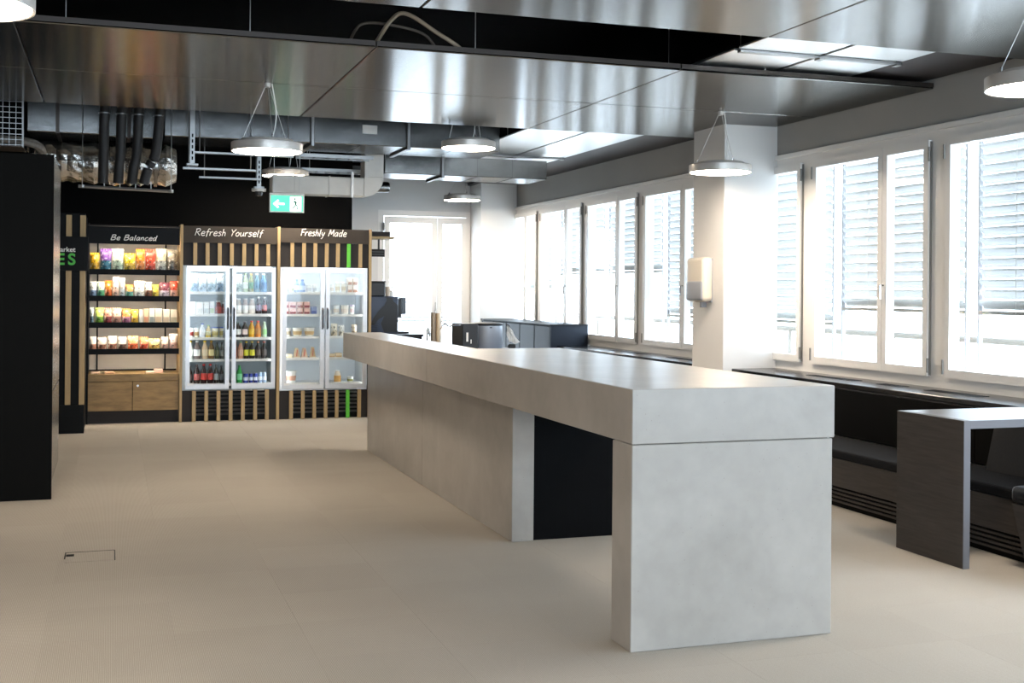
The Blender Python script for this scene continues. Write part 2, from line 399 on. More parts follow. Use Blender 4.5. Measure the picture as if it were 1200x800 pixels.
# far glazed door
dr = thing('door_1', 'white framed double glazed terrace door in the far wall', 'door', (4.235, 16.55, 0)); dr['kind'] = 'structure'
def ringy(bm, x0, x1, y0, y1, z0, z1, t, tb_=None):
    tb_ = tb_ or t
    box(bm, x0, x0 + t, y0, y1, z0, z1); box(bm, x1 - t, x1, y0, y1, z0, z1)
    box(bm, x0 + t, x1 - t, y0, y1, z0, z0 + tb_); box(bm, x0 + t, x1 - t, y0, y1, z1 - tb_, z1)
    return bm
obj('frame', ringy(new(), 3.55, 4.92, 16.5, 16.6, 0, 2.52, .08), FRAME, dr)
for x0, x1 in ((3.64, 4.40), (4.41, 4.84)):
    s = obj('leaf', ringy(new(), x0, x1, 16.47, 16.54, .09, 2.43, .075, .09), FRAME, dr)
    obj('pane', B(x0 + .07, x1 - .07, 16.502, 16.508, .17, 2.35), PANE, s)
obj('handle', tube(new(), [(4.375, 16.47, 1.10), (4.375, 16.43, 1.10), (4.375, 16.43, 1.22)], .009, 6), ALU, dr)
obj('hinge', tube(new(), [(3.62, 16.46, 2.22), (3.62, 16.46, 2.34)], .014, 6), GASKET, dr)
bl = thing('external_blind', 'pale slatted outdoor blind behind the far terrace door', 'blind', (4.235, 16.85, .95), 'outdoor blinds along the window wall')
sb = new(); prism(sb, [(-.66, -.036, .01), (-.66, 0, 0), (-.66, .036, -.014), (-.66, .036, -.016), (-.66, 0, -.002), (-.66, -.036, .008)], (1.32, 0, 0))
bmesh.ops.recalc_face_normals(sb, faces=sb.faces)
me = bpy.data.meshes.new('slat'); sb.to_mesh(me); sb.free(); me.materials.append(BLINDM)
z = 1.0
while z < 1.92: inst('slat', me, (4.235, 16.85, z), bl); z += .072
obj('bottom_rail', B(3.58, 4.9, 16.82, 16.88, .93, .955), RAIL, bl)
for x in (3.57, 4.9): obj('guide_rail', B(x - .01, x + .01, 16.83, 16.86, .0, 2.55), FRAME, bl)

# ------------------------------------------------------------------ hanging ceiling panels
def raft(label, xs, ys, zb, th, wires, m=STEEL):
    r = thing('ceiling_raft', label, 'ceiling panel', ((xs[0] + xs[-1]) / 2, (ys[0] + ys[-1]) / 2, zb), 'brushed steel ceiling rafts')
    for a, b_ in zip(ys, ys[1:]):
        for c, d in zip(xs, xs[1:]):
            p = obj('panel', B(c + .004, d - .004, a + .004, b_ - .004, zb, zb + .012, bev=.005), m, r)
            e = new(); ring2 = ((c + .0045, d - .0045, a + .0045, a + .007), (c + .0045, d - .0045, b_ - .007, b_ - .0045), (c + .0045, c + .007, a + .007, b_ - .007), (d - .007, d - .0045, a + .007, b_ - .007))
            for q in ring2: box(e, *q, zb + .012, zb + th)
            obj('edge_fold', e, EDGE, p)
    for x, y in wires:
        obj('suspension_wire', tube(new(), [(x, y, zb + .006), (x, y, 3.45)], .003, 5), WIRE, r)
    return r
RX = [-2.5, -.51, 1.47, 3.465, 5.418]
WX = [-1.9, -.25, .74, 2.09, 4.1]
raft('brushed steel ceiling raft spanning the middle of the room, cables above', RX, [6.92, 8.385, 9.92], 2.825, .042, [(x, y) for x in WX for y in (6.96, 9.8)])
raft('brushed steel ceiling raft at the top right picture edge', RX, [2.93, 4.40, 5.865], 2.825, .042, [(x, y) for x in WX for y in (3.1, 5.82)])
raft('brushed steel ceiling raft out of view behind the camera', RX, [-1.05, .42, 1.88], 2.825, .042, [(x, y) for x in WX for y in (-.9, 1.7)])
st = thing('ceiling_strip', 'pale metal ceiling strips running along the windows above the rafts', 'ceiling panel', (4.2, 5, 2.88))
for y0, y1 in ((-4.9, -1.6), (-1.55, 2.4), (2.45, 6.44), (6.50, 9.4), (9.43, 12.44), (12.50, 14.75)):
    for x0, x1 in ((3.61, 4.185), (4.215, 4.79)):
        obj('panel', B(x0, x1, y0, y1, 2.885, 2.90, bev=.003), STRIPM, st)
for y in (-1.575, 2.425, 6.47, 9.415, 12.47):
    c = obj('cross_bracket', B(3.63, 4.80, y - .02, y + .02, 2.868, 2.884), STRUT, st)
    for x in (4.2, 4.77): obj('bracket_clip', B(x - .02, x + .02, y - .03, y + .03, 2.86, 2.868), STRUT, c)
for x in (3.9, 4.5):
    for y in (-3, 0, 4, 8, 11, 13.6): obj('suspension_wire', tube(new(), [(x, y, 2.9), (x, y, 3.45)], .003, 5), WIRE, st)
for k, (pts, lab) in enumerate((([(1.50, 7.1, 2.882), (1.535, 6.97, 2.96), (1.576, 6.97, 3.014), (1.628, 6.97, 3.052), (1.707, 6.97, 3.035), (1.84, 6.97, 2.958), (1.958, 6.97, 2.895), (2.05, 7.1, 2.881)], 'beige cable curving down onto the middle ceiling raft, upper one'),
                         ([(1.34, 7.1, 2.878), (1.362, 7.02, 2.939), (1.403, 7.0, 2.977), (1.501, 7.0, 2.988), (1.683, 7.0, 2.969), (1.789, 7.0, 2.936), (1.864, 7.05, 2.878)], 'thin dark cable looping over the edge of the middle ceiling raft'))):
    tag(obj('cable', tube(new(), spline(pts), .013 if k == 0 else .009, 8), mat('beige_cable', '#9b8a74', .5) if k == 0 else mat('brown_cable', '#4a4036', .5), smooth=True), lab, 'cable', 'cables over the ceiling raft')

# ------------------------------------------------------------------ pendant lamps
def lamp(x, y, zb, label, canopy=2.825, D=.49):
    r = D / 2
    t = thing('pendant_lamp', label, 'lamp', (x, y, zb), 'round pendant lamps')
    obj('housing', lathe(new(), [(r - .012, zb + .004), (r - .001, zb), (r, zb + .004), (r, zb + .058), (r - .004, zb + .062), (r - .055, zb + .064), (r - .06, zb + .082), (r - .064, zb + .084), (.03, zb + .085)], (x, y, 0), 48), ALU, t, True)
    obj('diffuser', lathe(new(), [(r - .014, zb + .001), (r - .012, zb + .005)], (x, y, 0), 48), DIFF, t)
    for k in range(3):
        a = 2 * math.pi * k / 3 + .6
        px, py = x + (r - .07) * math.cos(a), y + (r - .07) * math.sin(a)
        g = obj('wire_grip', tube(new(), [(px, py, zb + .084), (px, py, zb + .105)], .006, 6), CHROME, t)
        obj('suspension_wire', tube(new(), [(px, py, zb + .10), (x + .012 * math.cos(a), y + .012 * math.sin(a), canopy - .015)], .0018, 5), WIRE, g)
    obj('power_cord', tube(new(), spline([(x + .03, y - .02, zb + .084), (x + .05, y - .02, zb + .17), (x + .06, y, (zb + canopy) / 2 + .05), (x + .03, y, canopy - .002)]), .0045, 6), WHITEPL, t)
    obj('canopy', lathe(new(), [(.018, canopy - .03), (.022, canopy - .025), (.022, canopy - .001)], (x, y, 0), 16), ALU, t)
    return t
lamp(1.015, 8.385, 2.345, 'round pendant lamp hanging left, from the middle ceiling raft seam')
lamp(4.545, 8.385, 2.340, 'round pendant lamp hanging in front of the white near column')
lamp(3.02, 10.24, 2.665, 'round pendant lamp tucked close behind the middle ceiling raft', 3.45)
lamp(1.72, 12.62, 2.575, 'round pendant lamp above the green exit sign', 3.45)
lamp(4.40, 15.2, 2.585, 'round pendant lamp farthest away, before the terrace door', 2.96)
lamp(-.50, 4.40, 2.34, 'round pendant lamp cut off by the top left picture corner')
lamp(4.03, 4.40, 2.34, 'round pendant lamp cut off by the right picture edge')
lamp(-2.6, 8.385, 2.34, 'round pendant lamp out of view left of the middle raft')
lamp(-2.6, 12.0, 2.34, 'round pendant lamp out of view by the left wall', 3.45)
for x, y, n in ((-.5, .42, 'left'), (4.03, .42, 'right')):
    lamp(x, y, 2.34, 'round pendant lamp out of view behind the camera on the ' + n)
lamp(1.8, -2.8, 2.34, 'round pendant lamp out of view farthest behind the camera', 3.45)

# ------------------------------------------------------------------ ducts and services under the black ceiling
def duct(name, label, x0, x1, y0, y1, z0, z1, joints, m=GALV):
    t = thing(name, label, 'duct', ((x0 + x1) / 2, (y0 + y1) / 2, z0))
    ends = [x0] + joints + [x1]
    for a, b_ in zip(ends, ends[1:]):
        d = obj('duct_section', B(a + .004, b_ - .004, y0, y1, z0, z1, bev=.006), m, t)
        n = max(1, int((b_ - a) / .32))
        for k in range(1, n):
            x = a + (b_ - a) * k / n
            obj('seam_rib', B(x - .004, x + .004, y0 - .003, y1 + .003, z0 - .003, z1), m, d)
    for j in joints:
        e = new(); box(e, j - .02, j + .02, y0 - .022, y0 - .001, z0 - .022, z1); box(e, j - .02, j + .02, y0 - .022, y1 + .02, z0 - .022, z0 - .001)
        obj('flange', e, EDGE, t)
        obj('hanger', B(j - .012, j + .012, y0 - .036, y0 - .024, z0 - .03, 3.45), STRUT, t)
    return t
da = duct('air_duct', 'long rectangular galvanised air duct behind the middle ceiling raft', .43, 3.58, 11.05, 11.75, 2.75, 3.12, [1.75, 2.66])
obj('rating_label', B(2.22, 2.36, 11.045, 11.049, 2.86, 2.94), WHITEPL, da)
db = duct('air_duct', 'lower galvanised air duct deep behind the round lamp near the raft', 2.72, 4.55, 12.35, 12.95, 2.625, 2.83, [3.35])
# elbow duct
t = thing('elbow_duct', 'pale wrapped duct with an elbow beside the green exit sign', 'duct', (2.1, 12.3, 2.36))
obj('duct_section', B(1.52, 2.46, 12.12, 12.34, 2.355, 2.545, bev=.01), WHITEDUCT, t)
e = []
for k in range(9):
    a = math.pi / 2 * k / 8
    e.append((2.46 + .20 * math.sin(a), 12.12, 2.555 - .20 * math.cos(a)))
obj('elbow', prism(new(), e + [(2.46, 12.12, 2.555)], (0, .22, 0)), WHITEDUCT, t)
obj('riser', B(2.462, 2.66, 12.12, 12.34, 2.556, 2.9, bev=.004), WHITEDUCT, t)
for x in (1.75, 2.1): obj('seam_rib', B(x - .006, x + .006, 12.114, 12.346, 2.349, 2.551), WHITEDUCT, t)
obj('clamp', B(2.32, 2.345, 12.10, 12.115, 2.34, 2.6), STRUT, t)
t = thing('round_pipe', 'short round metal pipe end right of the elbow duct', 'pipe', (3.0, 14.0, 2.56))
obj('pipe', lathe(new(), [(.06, 2.62), (.065, 2.64), (.065, 3.12), (.055, 3.14)], (0, 14.0, 2.62), 20, 'x'), GALV, t, True)
obj('collar', lathe(new(), [(.074, 2.9), (.074, 2.94)], (0, 14.0, 2.62), 20, 'x'), CHROME, t, True)
obj('hanger', tube(new(), [(2.9, 14, 2.69), (2.9, 14, 3.45)], .006, 6), STRUT, t)
# foil duct
t = thing('foil_duct', 'crinkled silver foil duct above the black wall at left', 'duct', (0, 11.55, 2.4))
fb = new(); prof = [(.15, -.75)]
x = -.75
while x < .55:
    prof.append((.185 + random.uniform(-.014, .014), x)); x += .045
prof.append((.15, .56)); lathe(fb, prof, (0, 11.55, 2.53), 22, 'x')
for v in fb.verts: v.co.y += random.uniform(-.006, .006); v.co.z += random.uniform(-.006, .006)
obj('foil_sleeve', fb, FOIL, t, False)
obj('end_collar', lathe(new(), [(.20, .36), (.20, .39)], (0, 11.55, 2.53), 22, 'x'), GALV, t, True)
obj('hanger', tube(new(), [(-.06, 11.55, 2.71), (-.06, 11.55, 3.45)], .006, 6), STRUT, t)
t = thing('duct_box', 'dark galvanised duct box above the foil duct at left', 'duct', (-.4, 11.2, 2.68))
obj('duct_section', B(-.70, -.10, 11.0, 11.6, 2.73, 3.05, bev=.006), GALV, t)
obj('flange', B(-.47, -.44, 10.985, 11.6, 2.722, 3.06), EDGE, t)
obj('access_panel', B(-.40, -.14, 10.99, 10.999, 2.74, 2.98), GALV, t)
t = thing('spigot_duct', 'galvanised duct behind the black hoses', 'duct', (.15, 11.3, 2.7))
obj('duct_section', B(-.04, .42, 11.12, 11.45, 2.73, 3.1, bev=.006), GALV, t)
obj('flange', B(.12, .15, 11.10, 11.45, 2.72, 3.1), EDGE, t)
# hoses
for k, (x, nm) in enumerate(zip((-.072, .066, .205, .373), ('leftmost', 'second', 'third', 'rightmost'))):
    t = thing('flexible_hose', 'thick black insulated hose, %s of the four hanging side by side' % nm, 'hose', (x, 10.7, 2.26), 'black hoses')
    dx = (-.005, -.015, -.035, -.085)[k]
    pts = spline([(x + .01, 10.7, 3.4), (x + .012, 10.7, 3.05), (x, 10.7, 2.8), (x + dx * .3, 10.72, 2.55), (x + dx, 10.73, 2.42), (x + dx * 1.4, 10.75, 2.29)], 6)
    obj('hose_body', tube(new(), pts, .043, 14), HOSE, t, True)
    for z, f_ in ((2.87, 0), (2.47, .7)):
        obj('hose_clip', lathe(new(), [(.047, z), (.047, z + .010)], (x + dx * f_, 10.7 + .06 * f_, 0), 16), STRUT, t, True)
t = thing('support_rail', 'grey suspended support bar beneath the four black hoses', 'rail', (.12, 10.95, 2.26))
obj('bar', tube(new(), [(-.281, 10.95, 2.268), (.511, 10.97, 2.250)], .014, 8), STRUT, t)
for x, z0 in ((-.25, 2.268), (.49, 2.251)):
    obj('drop_rod', tube(new(), [(x, 10.955, z0), (x, 10.955, 3.45)], .004, 6), STRUT, t)
    obj('end_nut', lathe(new(), [(.022, -.012), (.022, .012)], (x, 10.955, z0), 8), STRUT, t)
for x in (-.07, .06, .19, .32): obj('hose_hook', tube(new(), [(x, 10.95, 2.262), (x, 10.95, 2.33)], .004, 5), STRUT, t)
# cable tray
t = thing('cable_tray', 'dark wire mesh cable tray above the tall black cabinet', 'cable tray', (-.9, 10.2, 2.50))
g = new()
for k in range(9): box(g, -1.5, -.68, 10.19, 10.198, 2.515 + k * .043, 2.519 + k * .043)
for k in range(18): box(g, -1.5 + k * .048, -1.496 + k * .048, 10.183, 10.19, 2.51, 2.87)
obj('mesh_side', g, STRUT, t)
obj('tray_base', B(-1.5, -.68, 10.2, 10.6, 2.505, 2.512), EDGE, t)
obj('end_post', tube(new(), [(-.678, 10.195, 2.50), (-.685, 10.195, 3.449)], .008, 6), STRUT, t)
obj('cable_bundle', tube(new(), spline([(-1.5, 10.4, 2.57), (-.9, 10.4, 2.58), (-.62, 10.4, 2.56), (-.55, 10.5, 2.50), (-.6, 10.7, 2.46)]), .035, 8), mat('grey_cables', '#6e675d', .6, var=.3, scale=40), t, True)
# struts and detector
def strut(label, x, y, z0, z1, det=False):
    t = thing('perforated_strut', label, 'strut', (x, y, z0), 'ceiling struts')
    obj('channel', B(x - .02, x + .02, y, y + .02, z0, 3.45), STRUT, t)
    n = int((z1 - z0) / .05)
    for k in range(n): obj('slot', B(x - .007, x + .007, y - .003, y - .0005, z0 + .03 + k * .05, z0 + .06 + k * .05), BLACKM, t)
    obj('foot', B(x - .05, x + .05, y - .02, y + .06, z0 - .02, z0 - .001, bev=.003), STRUT, t)
strut('perforated zinc strut left of the nearest hanging lamp', .661, 11.0 - .2, 2.49, 2.75)
strut('perforated zinc strut carrying the round ceiling detector', 1.40, 12.2, 2.425, 2.72)
t = thing('smoke_detector', 'white round smoke detector hanging under a perforated strut', 'detector', (1.40, 12.21, 2.33))
obj('base_ring', lathe(new(), [(.07, 2.375), (.072, 2.38), (.072, 2.404)], (1.40, 12.21, 0), 24), WHITEPL, t, True)
obj('sensor_dome', lathe(new(), [(.015, 2.325), (.035, 2.335), (.042, 2.374)], (1.40, 12.21, 0), 20), mat('smoked_dome', '#3b3b3b', .2), t, True)
for k, (x0, x1, y, z, nm) in enumerate(((.68, 1.56, 10.9, 2.59, 'upper'), (.59, 1.23, 10.93, 2.45, 'middle'), (.80, 1.4, 12.0, 2.47, 'lowest'))):
    t = thing('mounting_rail', 'long thin zinc mounting rail left of the nearest lamp, %s one' % nm, 'rail', ((x0 + x1) / 2, y, z), 'mounting rails')
    obj('bar', B(x0, x1, y, y + .03, z, z + .02, bev=.002), STRUT, t)
    for x in (x0 + .05, x1 - .05): obj('drop_rod', tube(new(), [(x, y + .015, z + .02), (x, y + .015, 3.45)], .005, 6), STRUT, t)
for k, (x0, y, z, nm) in enumerate(((1.75, 11.88, 2.71, 'in front'), (1.9, 12.7, 2.65, 'behind'))):
    t = thing('cable_ladder', 'thin zinc cable ladder above the pale elbow duct, one %s' % nm, 'cable tray', (x0 + .3, y, z), 'cable ladders')
    obj('side_rail', B(x0, x0 + .75, y, y + .012, z, z + .035), STRUT, t); obj('side_rail', B(x0, x0 + .75, y + .2, y + .212, z, z + .035), STRUT, t)
    for q in range(6): obj('rung', B(x0 + .05 + q * .12, x0 + .07 + q * .12, y + .012, y + .2, z + .005, z + .017), STRUT, t)
    obj('drop_rod', tube(new(), [(x0 + .1, y + .1, z + .017), (x0 + .1, y + .1, 3.45)], .005, 6), STRUT, t)

# ------------------------------------------------------------------ exit sign
SGREEN = mat('exit_green', '#3fa883', .4, emit=hx('#3fae86'), estr=.9)
SWHITE = mat('exit_white', '#eafff5', .4, emit=(.82, 1, .93), estr=1.1)
t = thing('exit_sign', 'hanging green exit sign with left arrow and running figure', 'sign', (1.62, 11.8, 2.145))
x0, x1, z0, z1, Y = 1.455, 1.795, 2.145, 2.335, 11.8
obj('housing', B(x0, x1, Y, Y + .03, z0, z1, bev=.003), WHITEPL, t)
fc = obj('green_face', B(x0 + .015, x1 - .015, Y - .004, Y - .0005, z0 + .012, z1 - .025), SGREEN, t)
ar = new(); prism(ar, [(1.49, Y - .008, 2.228), (1.535, Y - .008, 2.27), (1.548, Y - .008, 2.258), (1.527, Y - .008, 2.237), (1.60, Y - .008, 2.237), (1.60, Y - .008, 2.219), (1.527, Y - .008, 2.219), (1.548, Y - .008, 2.198), (1.535, Y - .008, 2.186)], (0, .003, 0))
obj('arrow', ar, SWHITE, fc)
obj('doorway', B(1.655, 1.765, Y - .008, Y - .005, 2.16, 2.302), SWHITE, fc)
man = new()
def limb(pts, r): tube(man, [(a, Y - .011, b_) for a, b_ in pts], r, 6)
limb([(1.70, 2.27), (1.702, 2.288)], .009); limb([(1.70, 2.262), (1.712, 2.225)], .009)
limb([(1.70, 2.255), (1.68, 2.245), (1.672, 2.225)], .005); limb([(1.70, 2.255), (1.722, 2.245), (1.735, 2.255)], .005)
limb([(1.71, 2.225), (1.695, 2.205), (1.675, 2.185)], .006); limb([(1.712, 2.225), (1.725, 2.205), (1.722, 2.185), (1.745, 2.178)], .006)
obj('running_figure', man, mat('exit_dark_green', '#1f7a5c', .5), fc)
for x in (1.50, 1.75): obj('suspension_rod', tube(new(), [(x, Y + .015, z1), (x, Y + .015, 3.45)], .0025, 5), WIRE, t)

# ------------------------------------------------------------------ concrete counter
t = thing('concrete_counter', 'long pale concrete counter with thick slab top in the middle of room', 'counter', (2.37, 7.2, 0))
obj('worktop_slab', B(1.915, 2.825, 4.22, 7.398, .806, 1.02, bev=.003), CONCRETE, t)
obj('worktop_slab', B(1.915, 2.25, 7.402, 10.30, .806, 1.02, bev=.003), CONCRETE, t)
obj('end_panel', B(1.915, 2.815, 4.22, 4.41, 0, .803, bev=.003), CONCRETE, t)
obj('base_panel', B(2.118, 2.247, 6.27, 8.288, 0, .804, bev=.003), CONCRETE, t)
obj('base_panel', B(2.118, 2.247, 8.291, 10.22, 0, .804, bev=.003), CONCRETE, t)
obj('cabinet_box', B(2.249, 2.80, 6.285, 7.39, .0, .804, bev=.002), BLACKFRONT, t)
obj('joint_shadow', B(1.93, 2.80, 4.235, 4.40, .803, .806), BLACKM, t)

# ------------------------------------------------------------------ left tall cabinet and slatted pier
t = thing('tall_cabinet', 'tall black cabinet with brushed steel side at the left picture edge', 'cabinet', (-1.1, 9.0, 0))
obj('front_panel', B(-1.9, -.366, 8.38, 8.41, 0, 2.266, bev=.002), BLACKLAM, t)
obj('carcass', B(-1.9, -.40, 8.411, 9.58, .08, 2.26), BLACKLAM, t)
obj('side_panel', B(-.399, -.372, 8.412, 9.59, .70, 2.262, bev=.002), STEELSIDE, t)
obj('side_panel', B(-.399, -.372, 8.412, 9.59, .09, .69, bev=.002), STEELSIDE, t)
obj('plinth', B(-1.88, -.41, 8.412, 9.5, 0, .08), BLACKM, t)
t = thing('slatted_pier', 'black pier with pale wood strips beside the snack rack', 'pier', (-.9, 12.3, 0))
obj('pier_body', B(-1.8, -.243, 12.09, 13.0, 0, 2.10, bev=.002), BLACKM, t)
obj('plinth', B(-1.8, -.243, 12.07, 12.089, 0, .27), BLACKM, t)
for x in (-1.2, -1.08, -.96, -.84, -.72, -.60, -.415, -.29):
    obj('wood_strip', B(x, x + .05, 12.065, 12.089, .275, 2.08, bev=.002), OAK, t)
def text(s, size, loc, m, parent, name='lettering', bold=.0):
    cu = bpy.data.curves.new(name, 'FONT'); cu.body = s; cu.size = size; cu.extrude = .001; cu.offset = bold; cu.align_x = 'RIGHT'
    o = bpy.data.objects.new('tmp_text', cu); COL.objects.link(o)
    bpy.context.view_layer.update()
    me = bpy.data.meshes.new_from_object(o.evaluated_get(bpy.context.evaluated_depsgraph_get()))
    bpy.data.objects.remove(o)
    me.transform(Matrix.Translation(Vector(loc) - ORG[parent.name]) @ Matrix.Rotation(math.pi / 2, 4, 'X'))
    me.materials.clear(); me.materials.append(m)
    ob = bpy.data.objects.new(name, me); COL.objects.link(ob); ob.parent = parent
    return ob
t = thing('market_sign', 'black sign with white and green lettering fixed to the slatted pier', 'sign', (-.6, 12.03, 1.55))
obj('board', B(-1.3, -.215, 12.025, 12.062, 1.55, 1.875, bev=.002), BLACKM, t)
text('market', .064, (-.33, 12.023, 1.729), PRINTW, t, bold=.001)
text('S', .15, (-.328, 12.023, 1.608), mat('green_print', '#4fbf45', .5), t, bold=.004)
text('E', .15, (-.425, 12.023, 1.608), mat('green_print', '#4fbf45', .5), t, bold=.004)

# ------------------------------------------------------------------ handwriting
GL = {'B': (.65, [[(.0, 0), (.05, 1)], [(0, .95), (.4, 1), (.5, .8), (.35, .58), (.08, .52)], [(.08, .52), (.5, .45), (.55, .2), (.35, .02), (0, 0)]]),
 'e': (.5, [[(.05, .3), (.4, .35), (.4, .55), (.2, .6), (.05, .35), (.1, .08), (.3, 0), (.48, .1)]]),
 'a': (.55, [[(.42, .55), (.2, .6), (.03, .3), (.12, .02), (.3, .1), (.42, .5)], [(.42, .58), (.42, .1), (.52, 0)]]),
 'l': (.24, [[(.1, 1), (.06, .1), (.17, 0)]]), 'n': (.48, [[(.03, .58), (.05, 0)], [(.05, .4), (.2, .58), (.35, .5), (.37, 0)]]),
 'c': (.48, [[(.42, .5), (.25, .6), (.05, .35), (.1, .05), (.28, 0), (.45, .1)]]),
 'd': (.56, [[(.4, .5), (.2, .58), (.03, .3), (.12, .02), (.3, .08), (.42, .4)], [(.45, 1), (.42, .1), (.52, 0)]]),
 'R': (.65, [[(.05, 0), (.1, 1)], [(0, .92), (.4, 1), (.52, .75), (.35, .55), (.1, .5)], [(.2, .5), (.6, 0)]]),
 'f': (.42, [[(.42, .92), (.3, 1), (.2, .8), (.16, -.15)], [(.02, .55), (.4, .58)]]),
 'r': (.4, [[(.05, .58), (.06, 0)], [(.06, .35), (.2, .55), (.38, .55)]]),
 's': (.43, [[(.38, .52), (.2, .6), (.06, .45), (.3, .28), (.33, .1), (.15, 0), (0, .08)]]),
 'h': (.48, [[(.06, 1), (.05, 0)], [(.05, .35), (.2, .55), (.35, .45), (.38, 0)]]),
 'Y': (.55, [[(0, 1), (.25, .55)], [(.55, 1), (.25, .5), (.18, 0)]]),
 'o': (.5, [[(.25, .6), (.04, .35), (.15, .02), (.36, .08), (.42, .4), (.25, .6)]]),
 'u': (.52, [[(.03, .58), (.06, .1), (.2, 0), (.38, .25), (.4, .58)], [(.4, .58), (.44, 0)]]),
 'F': (.55, [[(.1, 0), (.12, 1)], [(.02, .95), (.6, 1)], [(.1, .52), (.45, .55)]]),
 'y': (.48, [[(.03, .58), (.1, .2), (.25, .18)], [(.42, .58), (.2, -.3), (.05, -.35)]]),
 'M': (.8, [[(0, 0), (.12, 1)], [(.12, 1), (.35, .3)], [(.35, .3), (.62, 1)], [(.62, 1), (.72, 0)]]), ' ': (.45, [])}
def script(s, xc, z, cap, width, y, parent):
    tot = sum(GL[c][0] + .06 for c in s); k = width / (tot * cap); bm = new(); x = xc - width / 2; out = []
    for c in s:
        wd, st_ = GL[c]
        if c == ' ': obj('lettering', bm, PRINTW, parent); bm = new()
        for p in st_:
            q = spline([(x + (a + .22 * b_) * cap * k, y, z + b_ * cap) for a, b_ in p], 4)
            tube(bm, q, .0045, 5)
        x += (wd + .06) * cap * k
    return obj('lettering', bm, PRINTW, parent)
def ux(p): return .676 + (p - 211) * (2.687 - .676) / 223.0 - .012 * math.sin(math.pi * (p - 211) / 223.0) if p > 211 else -.252 + (p - 100) * .928 / 111.0
def uz(py, px=265): 
    hz = 339.0 + .0085 * (px - 600)
    dep = 12.85 * .9479 + .3187 * ux(px)
    return 1.4 + (hz - py) * dep / 1395.0
FY = 12.85

# ------------------------------------------------------------------ products
def col(h, rough=.45): return mat('print_' + h.strip('#'), h, rough)
def pcol(h):
    n = 'wrap_' + h.strip('#')
    if n in MATS: return MATS[n]
    m = mat(n, h, .3); nt = m.node_tree; b_ = nt.nodes['Principled BSDF']; c = hx(h)
    tc = nt.nodes.new('ShaderNodeTexCoord'); no = nt.nodes.new('ShaderNodeTexNoise'); no.inputs['Scale'].default_value = 26; no.inputs['Detail'].default_value = 1.5
    nt.links.new(tc.outputs['Object'], no.inputs['Vector']); cr = nt.nodes.new('ShaderNodeValToRGB'); e = cr.color_ramp.elements
    cr.color_ramp.interpolation = 'CONSTANT'
    e[0].position = 0; e[0].color = (*[v * .35 for v in c], 1); e[1].position = .40; e[1].color = (*c, 1)
    x_ = e.new(.60); x_.color = (*[min(1, v * .5 + .45) for v in c], 1)
    nt.links.new(no.outputs['Fac'], cr.inputs[0]); nt.links.new(cr.outputs[0], b_.inputs['Base Color'])
    return m
CLEARP = glass('clear_plastic', (.95, .97, .96), .12, .1)
ORD = ['first', 'second', 'third', 'fourth', 'fifth', 'sixth', 'seventh', 'eighth', 'ninth', 'tenth', 'eleventh', 'twelfth', 'thirteenth']
def pouch(x, y, z, wd, h, dp, c1, c2, label, grp, lean=.08, cat='snack bag', name='snack_bag'):
    t = thing(name, label, cat, (x, y, z), grp)
    n, m_ = 6, 8
    def surf(sgn, u, v):   # u across -1..1, v up 0..1
        bul = (1 - u * u) ** .6 * (math.sin(math.pi * min(1, v * .92 + .06)) ** .55) * dp / 2
        wv = .03 * wd * math.sin(u * 9 + v * 5 + x * 40)
        wx = wd / 2 * (1 - .07 * math.sin(math.pi * v))
        return (x + u * wx, y + sgn * bul + wv * .4 + v * lean * h, z + v * h * .9)
    def skin(v0, v1, mrows, off=0.0):
        bm = new(); rows = []
        for s in (-1, 1):
            g = [[bm.verts.new(Vector(surf(s, -1 + 2 * i / n, v0 + (v1 - v0) * j / mrows)) + Vector((0, s * off, 0))) for i in range(n + 1)] for j in range(mrows + 1)]
            for j in range(mrows):
                for i in range(n): bm.faces.new((g[j][i], g[j][i + 1], g[j + 1][i + 1], g[j + 1][i]))
            rows.append(g)
        for i in range(n):
            for j, rev in ((0, 0), (mrows, 1)):
                bm.faces.new((rows[0][j][i], rows[1][j][i], rows[1][j][i + 1], rows[0][j][i + 1]))
        bmesh.ops.remove_doubles(bm, verts=bm.verts, dist=.0004)
        return bm
    obj('pouch_lower', skin(0, .52, 4), pcol(c2), t, True)
    obj('pouch_upper', skin(.52, 1, 4), pcol(c1), t, True)
    yt = y + lean * h
    pts = [(x - wd / 2 + wd * k / 8, yt + (.004 if k % 2 else -.004), z + h * .885) for k in range(9)]
    sb = new(); lo = [sb.verts.new(p) for p in pts]; hi = [sb.verts.new(Vector(p) + Vector((0, .006, h * .10))) for p in pts]
    lo2 = [sb.verts.new(Vector(p) + Vector((0, .003, 0))) for p in pts]; hi2 = [sb.verts.new(Vector(p) + Vector((0, .009, h * .10))) for p in pts]
    for k in range(8):
        sb.faces.new((lo[k], lo[k + 1], hi[k + 1], hi[k])); sb.faces.new((lo2[k + 1], lo2[k], hi2[k], hi2[k + 1])); sb.faces.new((hi[k], hi[k + 1], hi2[k + 1], hi2[k])); sb.faces.new((lo[k + 1], lo[k], lo2[k], lo2[k + 1]))
    for k in (0, 8): sb.faces.new((lo[k], hi[k], hi2[k], lo2[k]))
    obj('top_seal', sb, col(c1), t)
    return t
